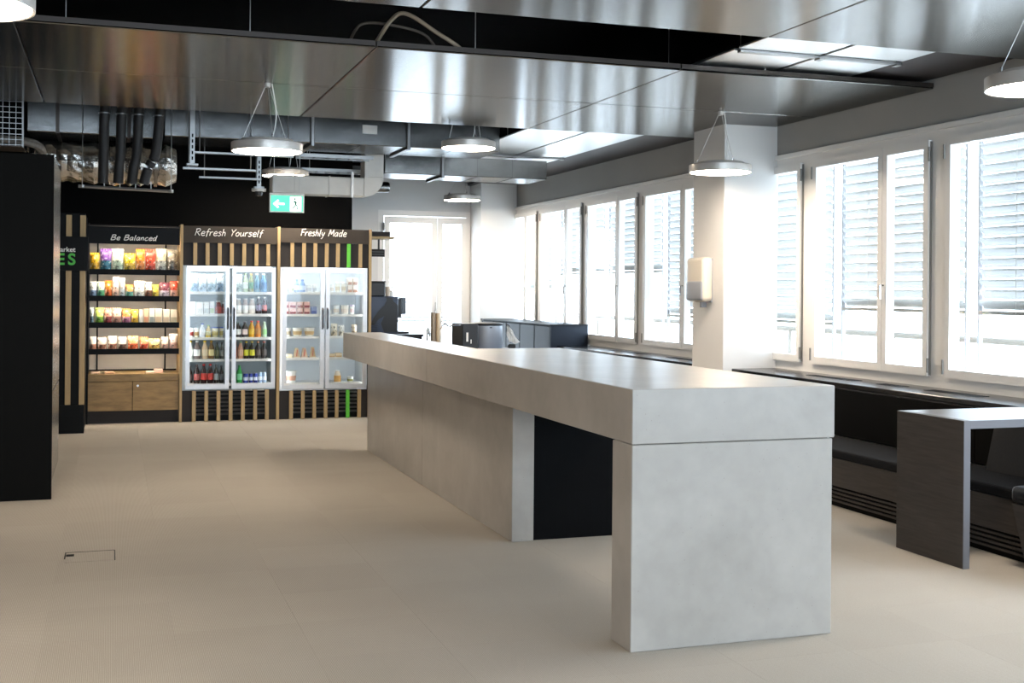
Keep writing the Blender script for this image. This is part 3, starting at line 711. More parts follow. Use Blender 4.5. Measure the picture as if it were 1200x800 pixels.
def bottle(x, y, z, r, h, cb, cl, cc, label, grp, cat='bottle', name='drink_bottle', neck=.42, band=(.22, .55)):
    t = thing(name, label, cat, (x, y, z), grp)
    prof = [(r * .85, 0), (r, .03 * h), (r, .56 * h), (r * .93, .64 * h), (r * neck * 1.15, .82 * h), (r * neck, .88 * h), (r * neck, .93 * h)]
    obj('body', lathe(new(), [(a, z + b_) for a, b_ in prof], (x, y, 0), 14), mat('drink_' + cb.strip('#'), cb, .12), t, True)
    if cl: obj('label_band', lathe(new(), [(r * 1.02, z + band[0] * h), (r * 1.025, z + (band[0] + .01) * h), (r * 1.025, z + (band[1] - .01) * h), (r * 1.02, z + band[1] * h)], (x, y, 0), 14), col(cl), t, True)
    obj('cap', lathe(new(), [(r * neck * 1.15, z + .925 * h), (r * neck * 1.15, z + .99 * h), (r * neck * 1.0, z + h)], (x, y, 0), 12), col(cc), t, True)
    return t
def can(x, y, z, r, h, c1, c2, label, grp):
    t = thing('drink_can', label, 'can', (x, y, z), grp)
    obj('body', lathe(new(), [(r * .8, z), (r, z + .05 * h), (r, z + .9 * h), (r * .85, z + .97 * h)], (x, y, 0), 16), mat('can_' + c1.strip('#'), c1, .25, .4), t, True)
    obj('print_band', lathe(new(), [(r * 1.015, z + .3 * h), (r * 1.015, z + .62 * h)], (x, y, 0), 16), col(c2), t, True)
    obj('lid', lathe(new(), [(r * .84, z + .97 * h), (r * .86, z + h), (r * .78, z + h)], (x, y, 0), 16), ALU, t, True)
    return t
def carton(x, y, z, wd, h, dp, c1, c2, label, grp, cat='carton', name='drink_carton', cap=None):
    t = thing(name, label, cat, (x, y, z), grp)
    obj('body', B(x - wd / 2, x + wd / 2, y - dp / 2, y + dp / 2, z, z + h, bev=.004), col(c1), t)
    obj('printed_panel', B(x - wd * .42, x + wd * .42, y - dp / 2 - .0025, y - dp / 2 - .0003, z + h * .12, z + h * .48), col(c2), t)
    if cap: obj('cap', lathe(new(), [(.014, z + h), (.014, z + h + .02)], (x, y, 0), 10), col(cap), t)
    return t
def tub(x, y, z, r, h, c1, c2, label, grp, cat='food pot', name='food_pot', fill=None):
    t = thing(name, label, cat, (x, y, z), grp)
    obj('cup', lathe(new(), [(r * .78, z), (r * .97, z + h * .88)], (x, y, 0), 18), col(c1), t, True)
    obj('lid', lathe(new(), [(r, z + h * .88), (r * 1.03, z + h * .9), (r * 1.03, z + h * .98), (r * .96, z + h)], (x, y, 0), 18), col(c2), t, True)
    if fill: obj('printed_band', lathe(new(), [(r * .86, z + h * .25), (r * .945, z + h * .62)], (x, y, 0), 18), col(fill), t, True)
    return t
def wedge(x, y, z, wd, h, c1, c2, label, grp):
    t = thing('sandwich_pack', label, 'sandwich', (x, y, z), grp)
    d = wd * .9
    obj('carton_shell', prism(new(), [(x - wd / 2, y - d / 2, z), (x + wd / 2, y - d / 2, z), (x + wd / 2, y + d / 2, z), (x - wd / 2, y + d / 2, z), ], (0, 0, h * .12)), col(c1), t)
    obj('bread', prism(new(), [(x - wd / 2 + .004, y - d / 2, z + h * .121), (x + wd / 2 - .004, y - d / 2, z + h * .121), (x + wd * .2, y - d / 2 + .01, z + h), (x - wd * .2, y - d / 2 + .01, z + h)], (0, d * .8, 0)), col(c2), t)
    obj('filling', prism(new(), [(x - wd * .12, y - d / 2 - .002, z + h * .2), (x + wd * .02, y - d / 2 - .002, z + h * .2), (x + wd * .12, y - d / 2 + .007, z + h * .85), (x, y - d / 2 + .007, z + h * .85)], (0, .003, 0)), col('#c8543c'), t)
    return t

# ------------------------------------------------------------------ snack rack
XA, XB = -.238, .670
t = thing('snack_rack', 'black snack rack with lit shelves and oak cupboard below', 'shelf rack', (.22, 13.1, 0))
obj('side_panel', B(-.242, -.222, FY, 13.45, 0, 2.05), BLACKM, t)
obj('back_board', B(-.222, .67, 13.40, 13.44, .52, 1.98), RACKBACK, t)
for p in (113, 196): obj('upright_slot', B(ux(p) - .008, ux(p) + .008, 13.385, 13.399, .52, 1.90), BLACKM, t)
hd = obj('header_board', B(-.241, .668, FY - .02, FY + .01, uz(285, 155), uz(265, 155)), BLACKM, t)
script('Be Balanced', ux(155.5), uz(280.5, 155), .052, .45, FY - .024, hd)
obj('header_top', B(-.241, .668, FY - .02, 13.45, uz(264.5, 155), uz(263, 155)), CHAR, t)
LIPS = [(315, 321), (346, 352), (377, 383), (408, 414)]
for a, b_ in LIPS:
    zt = uz(b_, 155)
    s = obj('shelf_board', B(-.22, .668, FY + .02, 13.38, zt + .022, zt + .034), BLACKM, t)
    obj('shelf_lip', B(-.22, .668, FY + .0, FY + .018, zt, uz(a, 155) + .004), BLACKM, s)
    obj('led_strip', B(-.18, .63, FY + .020, FY + .034, zt + .010, zt + .021), WARMLED, s)
zt = uz(285, 155)
obj('led_strip', B(-.18, .63, FY + .012, FY + .032, zt + .014, zt + .026), WARMLED, t)
ct, cb, pb = uz(437, 155), uz(445.5, 155), uz(480, 155)
obj('oak_worktop', B(-.222, .668, FY + .0, 13.40, cb, ct, bev=.002), OAKDOOR, t)
xm = ux(155.3)
for a, b_ in ((-.222, xm - .003), (xm + .003, .668)):
    d = obj('cupboard_door', B(a, b_, FY + .005, FY + .03, pb, cb - .004, bev=.002), OAKDOOR, t)
obj('lock_knob', lathe(new(), [(.012, -.012), (.012, .006)], (ux(161.5), FY, uz(451, 155)), 12, 'y'), CHROME, d)
obj('cupboard_carcass', B(-.222, .668, FY + .031, 13.39, pb, cb - .002), BLACKM, t)
obj('plinth', B(-.222, .668, FY + .04, 13.39, 0, pb - .001), CHAR, t)
obj('wood_divider', B(.672, .700, FY - .03, 13.45, 0, 2.055, bev=.002), OAK, t)

SN = 'snack bags on the rack'
rows = [
 ('top', 314.5, 24.5, [(101, 116, '#e6b422', '#c99a20', 'yellow snack bag'), (116, 130, '#7a4aa0', '#2f6f86', 'purple and teal snack bag'), (130, 144, '#dfe3c8', '#9fb3a0', 'white and green snack bag'),
   (144, 158, '#f0cf2c', '#c7a93a', 'bright yellow snack bag'), (158, 169, '#ee8a24', '#b8743c', 'orange snack bag'), (169, 182, '#e2452b', '#b5402a', 'red snack bag'), (182, 195, '#cfc3a8', '#9fa4a0', 'clear beige snack bag'), (195, 209, '#8d8474', '#6d665c', 'grey brown snack bag')]),
 ('second', 346, 17, [(100, 113, '#eceef0', '#8fa6c6', 'white and blue bag'), (113, 122, '#cfe4cf', '#57a878', 'green and white bag'), (122, 131, '#e08a2e', '#c9622a', 'orange bag'), (131, 139, '#f0dcd4', '#d9b7a8', 'tall pink white bag'), (139, 146, '#efe9e2', '#b9c4cf', 'tall white bag'),
   (146, 156, '#e7a25a', '#6fb3a0', 'low teal and orange bag'), (156, 169, '#f3f1ea', '#d9dcd8', 'wide white bag'), (169, 178, '#f1efe8', '#8a5c42', 'white and brown bag'), (178, 186, '#f0d85a', '#d8c24a', 'pale yellow bag'), (186, 199, '#7a3a4a', '#d8ccd8', 'maroon and white bag'), (199, 209, '#e4573f', '#e9b7a4', 'red bag')]),
 ('third', 377, 16.5, [(100, 110, '#e4e8ea', '#5f7787', 'grey blue bag'), (111, 121, '#d8ec7a', '#7fae3a', 'lime green bag'), (121, 131, '#eaa494', '#8f3a3a', 'pink and dark red bag'), (131, 142, '#f1cdb8', '#b98a7a', 'pale pink bag'), (142, 153, '#eb9a54', '#a96a8a', 'orange and purple bag'), (153, 162, '#ecd24e', '#d8b03a', 'yellow bag'),
   (162.5, 167, '#f4f2ec', '#e6e2d8', 'narrow white box'), (168, 174, '#f0c9a4', '#d99a78', 'peach box'), (174.5, 181, '#f3efe2', '#9fa6a0', 'small white box'), (181.5, 190, '#f2e7d0', '#d9c3a0', 'cream box'), (190.5, 199, '#efe3cf', '#d3c0a4', 'second cream box'), (199.5, 208, '#efe4cd', '#c8bfa0', 'end cream box')]),
 ('lowest', 408, 14, [(102, 113, '#efe1d6', '#b07a62', 'brown and white bar pack'), (114, 125, '#e8d6c8', '#9a6a52', 'pale brown bar pack'), (126, 137, '#f0e4d8', '#a2705a', 'striped brown bar pack'), (138, 148.5, '#efe7df', '#5a4238', 'dark brown bar pack'), (149, 162, '#f0b27a', '#d4602e', 'orange bar pack'), (163, 174, '#ee9a6a', '#c84a2e', 'orange red bar pack'),
   (174, 188, '#f2dc9a', '#e0b85a', 'yellow cream bag'), (189, 198, '#eed3c8', '#d0a89a', 'pinkish bag'), (198.5, 209, '#f2e2dc', '#dcb4a6', 'tall pinkish white bag')])]
for ri, (rn, by, hh, items) in enumerate(rows):
    zb = uz(LIPS[ri][1], 155) + .0345
    for k, (a, b_, c1, c2, d) in enumerate(items):
        lab = '%s, %s from left on %s shelf of snack rack' % (d, ORD[k], rn)
        xa, xb = max(ux(a), -.214), min(ux(b_), .662); wd = xb - xa - .004; x = (xa + xb) / 2
        h = hh / 110.0 * random.uniform(.93, 1.07) + .02
        if 'tall' in d: h *= 1.2
        if 'low ' in d: h *= .85
        if 'box' in d: 
            carton(x, FY + .10, zb, wd, h * .92, .05, c1, c2, lab, SN, 'snack box', 'snack_box')
        else:
            pouch(x, FY + .10, zb, wd, h, .075, c1, c2, lab, SN, lean=.12)
for k, (p, c1) in enumerate(((112, '#e8c8b0'), (128, '#d8a888'), (176, '#f0d8cc'), (186, '#eec0b0'))):
    tt = thing('flat_snack_bar', '%s flat snack bar lying on the oak top of snack rack' % ('leftmost', 'second', 'third', 'rightmost')[k], 'snack bar', (ux(p), FY + .12, ct + .0005), 'bars on the oak top')
    obj('wrapper', B(ux(p) - .045, ux(p) + .045, FY + .08, FY + .16, ct + .0005, ct + .022 + .02 * (k == 3), bev=.006), col(c1), tt)
    obj('end_seal', B(ux(p) + .046, ux(p) + .058, FY + .085, FY + .155, ct + .004, ct + .008), col(c1), tt)

# ------------------------------------------------------------------ coolers
def cooler(name, label, x0, x1, title, tw, doors, slats, green, gi):
    t = thing('glass_cooler', label, 'cooler', ((x0 + x1) / 2, 13.15, 0))
    cx = (x0 + x1) / 2; pc = 265 if gi == 0 else 380
    fz0, fz1 = uz(284, pc), uz(264.6 if gi == 0 else 267.3, pc)
    hd = obj('header_board', B(x0, x1, FY - .02, FY + .01, fz0, fz1), FASCIA, t)
    script(title, cx - .02, fz0 + .075, .072, tw, FY - .024, hd)
    up0 = uz(310.5 if gi == 0 else 312.5, pc)
    obj('upper_board', B(x0, x1, FY + .0, FY + .02, up0, fz0 - .001), CHAR, t)
    lo1 = uz(456, pc)
    gb = obj('grille_backing', B(x0, x1, FY + .05, FY + .07, .0, lo1), BLACKM, t)
    obj('grille_side', B(x0, slats[0], FY + .0, FY + .049, .0, lo1), CHAR, t)
    obj('grille_side', B(slats[-1] + .04, x1, FY + .0, FY + .049, .0, lo1), CHAR, t)
    for k in range(7):
        zz_ = .06 + .042 * k
        obj('louvre', prism(new(), [(slats[0] + .04, FY + .02, zz_), (slats[0] + .04, FY + .022, zz_), (slats[0] + .04, FY + .048, zz_ + .02), (slats[0] + .04, FY + .046, zz_ + .02)], (slats[-1] - slats[0] - .04, 0, 0)), mat('louvre_steel', '#8c8a88', .3, .7), t)
    for k, s in enumerate(slats):
        m = GREEN if k == green else OAK
        a = obj('wood_strip', B(s, s + .04, FY - .018, FY - .001, up0 + .005, fz0 - .001, bev=.002), m, t)
        b_ = obj('wood_strip', B(s, s + .04, FY - .022, FY - .001, .001, lo1, bev=.002), m, t)
        if k == green: a['label'] = 'green strip'; b_['label'] = 'green strip'
    # cabinet shell
    zi0, zi1 = lo1 + .012, up0 - .005
    sh = new(); box(sh, x0, x0 + .03, FY + .03, 13.45, lo1, up0); box(sh, x1 - .03, x1, FY + .03, 13.45, lo1, up0)
    box(sh, x0 + .03, x1 - .03, FY + .03, 13.42, lo1, zi0); box(sh, x0 + .03, x1 - .03, FY + .03, 13.42, zi1, up0); box(sh, x0 + .03, x1 - .03, 13.42, 13.45, lo1, up0)
    obj('cabinet_liner', sh, FRIDGEI if gi else mat('grey_liner', '#aeb6b8', .5), t)
    obj('outer_trim', B(x1 - .004, x1 + .0, FY - .01, FY + .03, lo1, up0), BLACKM, t)
    # shelves
    for py in SHELVES[gi]:
        zt = uz(py + .8, pc)
        s = obj('wire_shelf', B(x0 + .035, x1 - .035, FY + .05, 13.40, zt - .014, zt - .006), FRIDGEI, t)
        obj('price_rail', B(x0 + .035, x1 - .035, FY + .043, FY + .049, zt - .022, zt + .006), WHITEPL, s)
    for x in (x0 + .034, x1 - .044):
        obj('led_strip', B(x, x + .01, FY + .034, FY + .044, zi0 + .03, zi1 - .03), LED, t)
    obj('led_strip', B(x0 + .05, x1 - .05, FY + .06, FY + .09, zi1 - .012, zi1 - .002), LED, t)
    for k, (a, b_) in enumerate(doors):
        z0, z1 = uz(454, pc), uz(312 if gi == 0 else 313.5, pc)
        d = obj('door', ringy(new(), a, b_, FY - .03, FY + .012, z0, z1, .042, .05), FRIDGEF, t)
        obj('pane', B(a + .040, b_ - .040, FY - .012, FY - .006, z0 + .048, z1 - .048), FRGLASS, d)
        hx_ = b_ - .018 if k == 0 else a + .018
        hz = uz(372, pc)
        h = new(); tube(h, [(hx_, FY - .031, hz - .11), (hx_, FY - .06, hz - .10), (hx_, FY - .06, hz + .10), (hx_, FY - .031, hz + .11)], .009, 8)
        obj('handle', h, mat('dark_chrome', '#55565a', .25, .8), d)
    obj('rating_sticker', B(doors[0][0] + .02, doors[0][0] + .08, FY - .034, FY - .0305, uz(449.5, pc), uz(447, pc)), WHITEPL, t)
    return t
SHELVES = [[340.6, 366.4, 394, 419.5, 448], [341, 366.7, 392.5, 417.5, 447]]
s1 = [ux(p) for p in (225.3, 239.4, 253.4, 267.5, 281.7, 296, 309.7)]
s2 = [ux(p) for p in (338, 351.8, 365.3, 378.8, 392, 405, 418.8)]
cooler('c1', 'double glass door drinks cooler filled with bottles, left of the two', .702, 1.668, 'Refresh Yourself', .70, [(ux(217.5), ux(267.5)), (ux(270.5), ux(321))], s1, 99, 0)
tag(obj('wood_divider', B(1.670, 1.702, FY - .03, 13.45, 0, 2.055, bev=.002), OAK), 'pale oak upright divider between the two glass coolers', 'divider')
cooler('c2', 'double glass door food cooler with green strip, right of the two', 1.704, 2.66, 'Freshly Made', .50, [(ux(329.3), ux(378.3)), (ux(380), ux(429))], s2, 5, 1)
tag(obj('wood_divider', B(2.662, 2.69, FY - .03, 13.45, 0, 2.05, bev=.002), OAK), 'pale oak end panel right of the food cooler', 'divider')

PY = FY + .115
def sz(gi, si): return uz(SHELVES[gi][si] + .8, 265 if gi == 0 else 380) - .0055
def place(gi, si, door, items, rowname):
    z = sz(gi, si); n = 0
    unit = ('drinks' if gi == 0 else 'food') + ' cooler ' + ('left' if door == 0 else 'right') + ' door'
    for it in items:
        kind, a, b_, h, d = it[:5]; c = it[5:]
        x = (ux(a) + ux(b_)) / 2; wd = (ux(b_) - ux(a)) * .98; h = h / 110.0
        lab = '%s, %s from left, %s shelf, %s' % (d, ORD[n], rowname, unit); n += 1
        g = 'products in the ' + ('drinks' if gi == 0 else 'food') + ' cooler'
        y = PY
        tt = None
        if kind == 'b': tt = bottle(x, y, z, wd / 2, h, c[0], c[1], c[2], lab, g)
        elif kind == 'j': tt = bottle(x, y, z, wd / 2, h, c[0], c[1], c[2], lab, g, 'jar', 'drink_jar', neck=.62, band=(.1, .58))
        elif kind == 'c': can(x, y, z, wd / 2, h, c[0], c[1], lab, g)
        elif kind == 'k': carton(x, y, z, wd, h, .07, c[0], c[1], lab, g, cap=c[2] if len(c) > 2 else None)
        elif kind == 't': tub(x, y, z, wd / 2, h, c[0], c[1], lab, g, fill=c[2] if len(c) > 2 else None)
        elif kind == 'w': wedge(x, y, z, wd, h, c[0], c[1], lab, g)
        elif kind == 'p': pouch(x, y, z, wd, h, .08, c[0], c[1], lab, g, lean=.05, cat='pouch', name='drink_pouch')
        if tt and gi == 0:
            cp = copy_tree(tt); cp.location.y += wd * 1.25 + .01; cp.location.x += wd * .12; cp['label'] = lab.replace(' from left,', ' in back row,')
        if kind == 's':
            carton(x, y, z, wd, h * .48, .09, c[0], c[1], lab + ', lower', g, 'food box', 'food_box')
            carton(x, y, z + h * .49, wd, h * .48, .09, c[0], c[1], lab + ', upper', g, 'food box', 'food_box')
W_ = '#f2f2ee'
place(0, 0, 0, [('p', 222, 232, 23, 'pale blue wrapped pack', '#dfe8ee', '#8aa4bd'), ('p', 232, 242, 22, 'white wrapped pack', '#eef2f2', '#a9bccb'), ('p', 242, 253, 22, 'greenish white wrapped pack', '#dfe6dc', '#8fa9b6'), ('p', 253, 262, 23, 'blue grey wrapped pack', '#e3e9ee', '#7f97ad')], 'top')
place(0, 1, 0, [('k', 222, 229.5, 15, 'white carton', W_, '#e2e2dc'), ('k', 230, 238, 15, 'plain white carton', W_, '#dcdcd8'), ('k', 238.5, 245, 15, 'slim white carton', W_, '#d5dad8'), ('k', 245.5, 251, 15.5, 'white carton with green print', W_, '#c8d8b0'), ('j', 252, 259.5, 16, 'red jar', '#8a2b22', '#c23a2a', '#ece7e0'), ('j', 259.5, 263, 14, 'dark red jar', '#5a241c', '#8f3a2c', '#d8d2c8')], 'second')
place(0, 2, 0, [('t', 221.5, 227.5, 12, 'white cup with red band', W_, W_, '#a33a30'), ('t', 228, 234, 12, 'cream cup with brown band', '#f0e8d0', W_, '#b9925a'), ('b', 234, 241, 17, 'blue capped white bottle', '#dfe6ee', '#f0f3f6', '#2f4fa8'), ('b', 241.5, 247.5, 15, 'yellow bottle', '#e8c84a', '#f2e6a8', '#8fae4a'), ('t', 248, 256.5, 13, 'cream tub with blue lid', '#e8dfb0', '#4a66b8', '#d8c46a'), ('t', 257, 262, 13, 'small cream tub with blue lid', '#ece2b8', '#4a66b8', '#d0b85a')], 'third')
place(0, 3, 0, [('b', 221, 227, 22, 'white labelled bottle with yellow cap', '#cfd0c8', W_, '#e8c22a'), ('b', 227.5, 235.5, 22, 'white labelled bottle with white cap', '#6a5a54', W_, '#efeeea'), ('b', 237, 244, 22, 'peach drink bottle with yellow cap', '#e8c9a0', '#f0dcb8', '#e8c22a'), ('b', 244.5, 251.5, 22, 'amber drink bottle', '#7a5a2a', '#e8d89a', '#e0a82a'), ('b', 252, 257.5, 20, 'dark green bottle', '#3f4a2a', '#6a6a3a', '#4a4a44'), ('b', 258, 262.5, 20, 'narrow dark bottle', '#3a3630', '#8a8a84', '#3a3a3a')], 'fourth')
place(0, 4, 0, [('b', 220.5, 226.5, 21, 'dark cola bottle', '#2a1e1c', '#4a3a38', '#3a3030'), ('b', 228, 235, 22, 'cola bottle with pink label', '#2a1a18', '#b85a54', '#3a2a2a'), ('b', 236, 243, 23, 'cola bottle with red label', '#2c1210', '#d23a2e', '#c22a22'), ('b', 243.5, 250.5, 23, 'second cola bottle with red label', '#2c1210', '#d23a2e', '#c22a22'), ('b', 251, 257, 22, 'cola bottle with silver label', '#2a2422', '#b8c0c0', '#4a4a4a'), ('b', 257.5, 262.5, 21, 'narrow cola bottle', '#241e1e', '#6a6668', '#2a2a2a')], 'lowest')
place(0, 0, 1, [('p', 275, 284, 22, 'silver grey pack', '#dfe4e0', '#9fb0a8'), ('b', 284.5, 290.5, 23, 'pale green bottle', '#b8c8a0', '#dfe6d8', '#8fa27a'), ('b', 291, 297, 23, 'olive bottle', '#8a9060', '#4a8a5a', '#c8923a'), ('b', 297.5, 304, 23, 'blue green bottle', '#6a90a0', '#3f7a9a', '#dfe6ea'), ('b', 304.5, 312.5, 23, 'blue bottle', '#5f8ab0', '#3a6a98', '#dfe6ea')], 'top')
place(0, 1, 1, [('j', 275.5, 283, 19, 'white labelled jar', '#bfb6ae', W_, '#e6e2dc'), ('j', 284, 291, 19, 'white labelled middle jar', '#bfb0a8', W_, '#e6e2dc'), ('j', 291.5, 299, 19, 'cream labelled jar', '#c4b4aa', '#f0e8e0', '#e6e2dc'), ('b', 299.5, 306, 21, 'dark bottle with purple label', '#3a2220', '#6a4a6a', W_), ('b', 306.5, 313, 21, 'dark bottle with red label', '#35201e', '#a04038', W_)], 'second')
place(0, 2, 1, [('b', 275, 282.5, 19, 'dark bottle with white label', '#3a3430', W_, '#4a5a4a'), ('b', 283.5, 290.5, 19, 'dark bottle with pale pink label', '#3a302c', '#efdcdc', '#5a4a4a'), ('b', 291.5, 298.5, 20, 'orange drink bottle', '#eeb02a', '#f2c83a', '#d8382a'), ('b', 299, 306, 20, 'deep orange drink bottle', '#d8822a', '#c8862e', '#d8382a'), ('b', 307, 313, 19, 'pale green drink bottle', '#b8cfae', '#8fc47a', '#d8e2d0')], 'third')
place(0, 3, 1, [('b', 274.5, 278.5, 20, 'narrow pink brown bottle', '#a86a54', None, '#b87a64'), ('b', 279, 285.5, 21, 'peach pink bottle', '#d8a488', '#e0b49c', '#7aa87a'), ('b', 286, 292, 21, 'dark bottle with yellow label', '#2e241e', '#d8d83a', '#e8c83a'), ('b', 292.5, 299, 21, 'second dark bottle with yellow label', '#2e241e', '#dcd83a', '#e8c83a'), ('b', 299.5, 306, 21, 'dark bottle with orange cap', '#2e2622', '#5a4a40', '#c8824a'), ('b', 306.5, 313, 21, 'dark bottle with pink cap', '#2a2422', '#4a403c', '#c87a6a')], 'fourth')
place(0, 4, 1, [('b', 274.5, 277.5, 19, 'narrow green bottle', '#3a9a4a', None, '#3a8a4a'), ('b', 277.8, 284.5, 21, 'large green bottle', '#3aa850', '#7fd09a', '#2f8a3f'), ('c', 285.5, 291.5, 12, 'blue can', '#2a3a98', '#dfe2ee'), ('c', 292, 297, 12, 'second blue can', '#2a3a98', '#dfe2ee'), ('c', 297.3, 302.5, 12, 'third blue can', '#2f429e', '#dfe2ee'), ('c', 303, 308, 13, 'silver blue can', '#a8bfe0', '#dfe6f2'), ('c', 308.3, 313, 13, 'pale silver can', '#b8cbe4', '#eef2f6')], 'lowest')
place(1, 0, 0, [('t', 333, 338, 8, 'small white pot', W_, W_, '#cfd8c0'), ('t', 338.5, 344.5, 9, 'white pot with green band', W_, W_, '#b8b89a'), ('b', 345, 350.5, 16, 'blue and white milk bottle', '#8fa8d0', '#dfe8f4', '#5a7ab8'), ('b', 351, 358, 16, 'second blue and white milk bottle', '#8fa8d0', '#c8d6ee', '#5a7ab8'), ('t', 359, 366, 10, 'white yoghurt pot', W_, W_, '#d8dade'), ('t', 366.5, 372, 10, 'second white yoghurt pot', W_, W_, '#d8dade')], 'top')
place(1, 1, 0, [('s', 332.5, 338, 16, 'red and cream box', '#d8b0a8', '#8a3a3a'), ('s', 338.8, 347, 16, 'pink and red box', '#e0bcb4', '#8f3a40'), ('s', 347.8, 355, 16, 'orange red box', '#dcae9c', '#94483a'), ('s', 355.8, 363, 16, 'rose red box', '#deb4aa', '#8f3a40'), ('k', 364.5, 371.5, 10, 'blue pack', '#8a98c0', '#4a5a98')], 'second')
place(1, 2, 0, [('t', 333, 341.5, 11, 'clear salad pot', '#e8e4da', W_, '#a89a84'), ('t', 343, 355, 11, 'wide salad pot', '#ece6d8', W_, '#b89a6a'), ('t', 357, 369.5, 11, 'wide fruit pot', '#ece8da', W_, '#c8a878')], 'third')
place(1, 3, 0, [('k', 334, 343, 5, 'flat cream pack', '#efe4cc', '#d8c49a'), ('w', 344, 352.5, 12, 'wedge sandwich pack', '#efe2c8', '#dcc6a0'), ('w', 353, 361.5, 12, 'middle wedge sandwich pack', '#efdccc', '#dcc2a6'), ('w', 363.5, 371, 13, 'last wedge sandwich pack', '#e8d8b8', '#d2b486')], 'fourth')
place(1, 4, 0, [('t', 335.5, 348.5, 15, 'wide pot with colourful filling', W_, W_, '#d8a890')], 'lowest')
place(1, 0, 1, [('t', 385, 392.5, 11, 'white soup pot', W_, W_, '#dfd6cc'), ('t', 393.5, 400, 13, 'cream soup pot', '#f0ece0', W_, '#e0d4bc'), ('t', 400.5, 407, 13, 'second cream soup pot', '#f0ece0', W_, '#e0d4bc'), ('s', 408, 413.5, 19, 'cream and brown food box', '#efe2d6', '#c89a84'), ('s', 414, 420, 19, 'pale brown food box', '#efe2d6', '#b8866a')], 'top')
place(1, 1, 1, [('t', 385.5, 390.5, 6, 'low white pot', W_, W_), ('t', 391, 399, 12, 'tall white pot', W_, W_, '#e2d6c4'), ('t', 400.5, 410.5, 12, 'wide cream pot', '#f2ece2', W_, '#e4d8cc'), ('t', 411.5, 417, 12, 'white pot with lilac lid', W_, '#c8b4dc', '#e2c4c4')], 'second')
place(1, 2, 1, [('p', 384, 388.5, 12, 'white pouch', W_, '#e4e4dc'), ('p', 389, 397, 16, 'tall cream pouch', '#f2ecdc', '#e2d2b4'), ('p', 398, 405.5, 14, 'white cream pouch', W_, '#e4dccc'), ('p', 413.5, 420.5, 15, 'beige pouch', '#ecdcc4', '#d0b89a')], 'third')
place(1, 3, 1, [('k', 386, 393.5, 5, 'flat pastry pack', '#e8d2ac', '#c8a472'), ('k', 394, 402, 6, 'second flat pastry pack', '#ecd8b8', '#cfae7c')], 'fourth')
place(1, 4, 1, [('j', 393, 401.5, 15, 'jar with orange dessert', '#ece0cc', '#d8a45a', W_), ('t', 408.5, 416.5, 7, 'small cup with green filling', W_, W_, '#9a9a5a')], 'lowest')

# ------------------------------------------------------------------ kitchenette beyond
def counterbox(name, label, x0, x1, y0, y1, z, m, mt, n):
    t = thing(name, label, 'cabinet', ((x0 + x1) / 2, (y0 + y1) / 2, 0))
    obj('carcass', B(x0, x1, y0 + .02, y1, .0, z - .03), m, t)
    for k in range(n):
        a = x0 + (x1 - x0) * k / n
        obj('door', B(a + .003, a + (x1 - x0) / n - .003, y0, y0 + .019, .08, z - .035, bev=.002), m, t)
    obj('worktop', B(x0 - .01, x1 + .01, y0 - .01, y1, z - .029, z, bev=.003), mt, t)
    return t
BLUEG = mat('blue_grey_top', '#51617a', .3, var=.05)
counterbox('service_counter', 'low blue grey service counter hidden behind the concrete counter', 2.62, 3.92, 11.2, 12.0, .80, CHAR, BLUEG, 3)
counterbox('coffee_counter', 'dark counter carrying the coffee machine right of food cooler', 2.72, 3.5, 13.72, 14.5, .87, CHAR, mat('dark_top', '#26282c', .3), 2)
# coffee machine
BLUEM = mat('dark_blue_panel', '#27324a', .3); DK = mat('near_black_plastic', '#17181b', .4)
t = thing('coffee_machine', 'dark blue coffee machine with printed side panel on dark counter', 'coffee machine', (3.1, 14.05, .871))
bd = obj('housing', B(2.84, 3.23, 13.85, 14.30, .871, 1.315, bev=.008), BLUEM, t)
g = new()
o_ = [(2.90 + .0, .98), (2.93, 1.06), (2.99, 1.14), (3.06, 1.21), (3.09, 1.27), (3.08, 1.305), (3.16, 1.30), (3.17, 1.26), (3.225, 1.21), (3.225, .89), (3.06, .89), (3.02, .99), (3.06, 1.08), (2.99, 1.04), (2.94, .97)]
prism(g, [(a, 13.846, b_) for a, b_ in o_], (0, .003, 0))
for k in range(5): tube(g, spline([(2.90, 13.847, .90 + k * .025), (2.94, 13.847, .905 + k * .025), (2.98, 13.847, .895 + k * .025)]), .004, 5)
obj('printed_silhouette', g, DK, bd)
obj('bean_hopper', B(2.85, 3.08, 13.88, 14.2, 1.316, 1.48, bev=.01), DK, t)
obj('hopper_lid', B(2.845, 3.085, 13.875, 14.205, 1.481, 1.495, bev=.003), DK, t)
sp = obj('spout_arm', B(3.231, 3.29, 13.92, 14.12, 1.06, 1.29, bev=.008), DK, t)
obj('touch_screen', B(3.292, 3.345, 13.93, 14.11, 1.10, 1.30, bev=.004), mat('screen_grey', '#4b4f55', .2), t)
obj('drip_tray', B(3.231, 3.37, 13.88, 14.25, .872, .895, bev=.003), DK, t)
tt = thing('cup_stack', 'stack of pale paper cups on top of the coffee machine', 'cups', (3.13, 13.97, 1.316))
for k in range(3): obj('paper_cup', lathe(new(), [(.024, 1.316 + k * .022), (.034, 1.385 + k * .022)], (3.13, 13.97, 0), 16), mat('cup_paper', '#e6d3bd', .6), tt, True)
tt = thing('stirrer_jar', 'small jar of wooden stirrers on the coffee machine', 'jar', (3.19, 14.05, 1.316))
obj('jar', lathe(new(), [(.026, 1.316), (.028, 1.37)], (3.19, 14.05, 0), 14), WHITEPL, tt, True)
for k in range(4): obj('stirrer', tube(new(), [(3.185 + .004 * k, 14.05, 1.371), (3.17 + .015 * k, 14.05, 1.43)], .003, 5), OAK, tt)
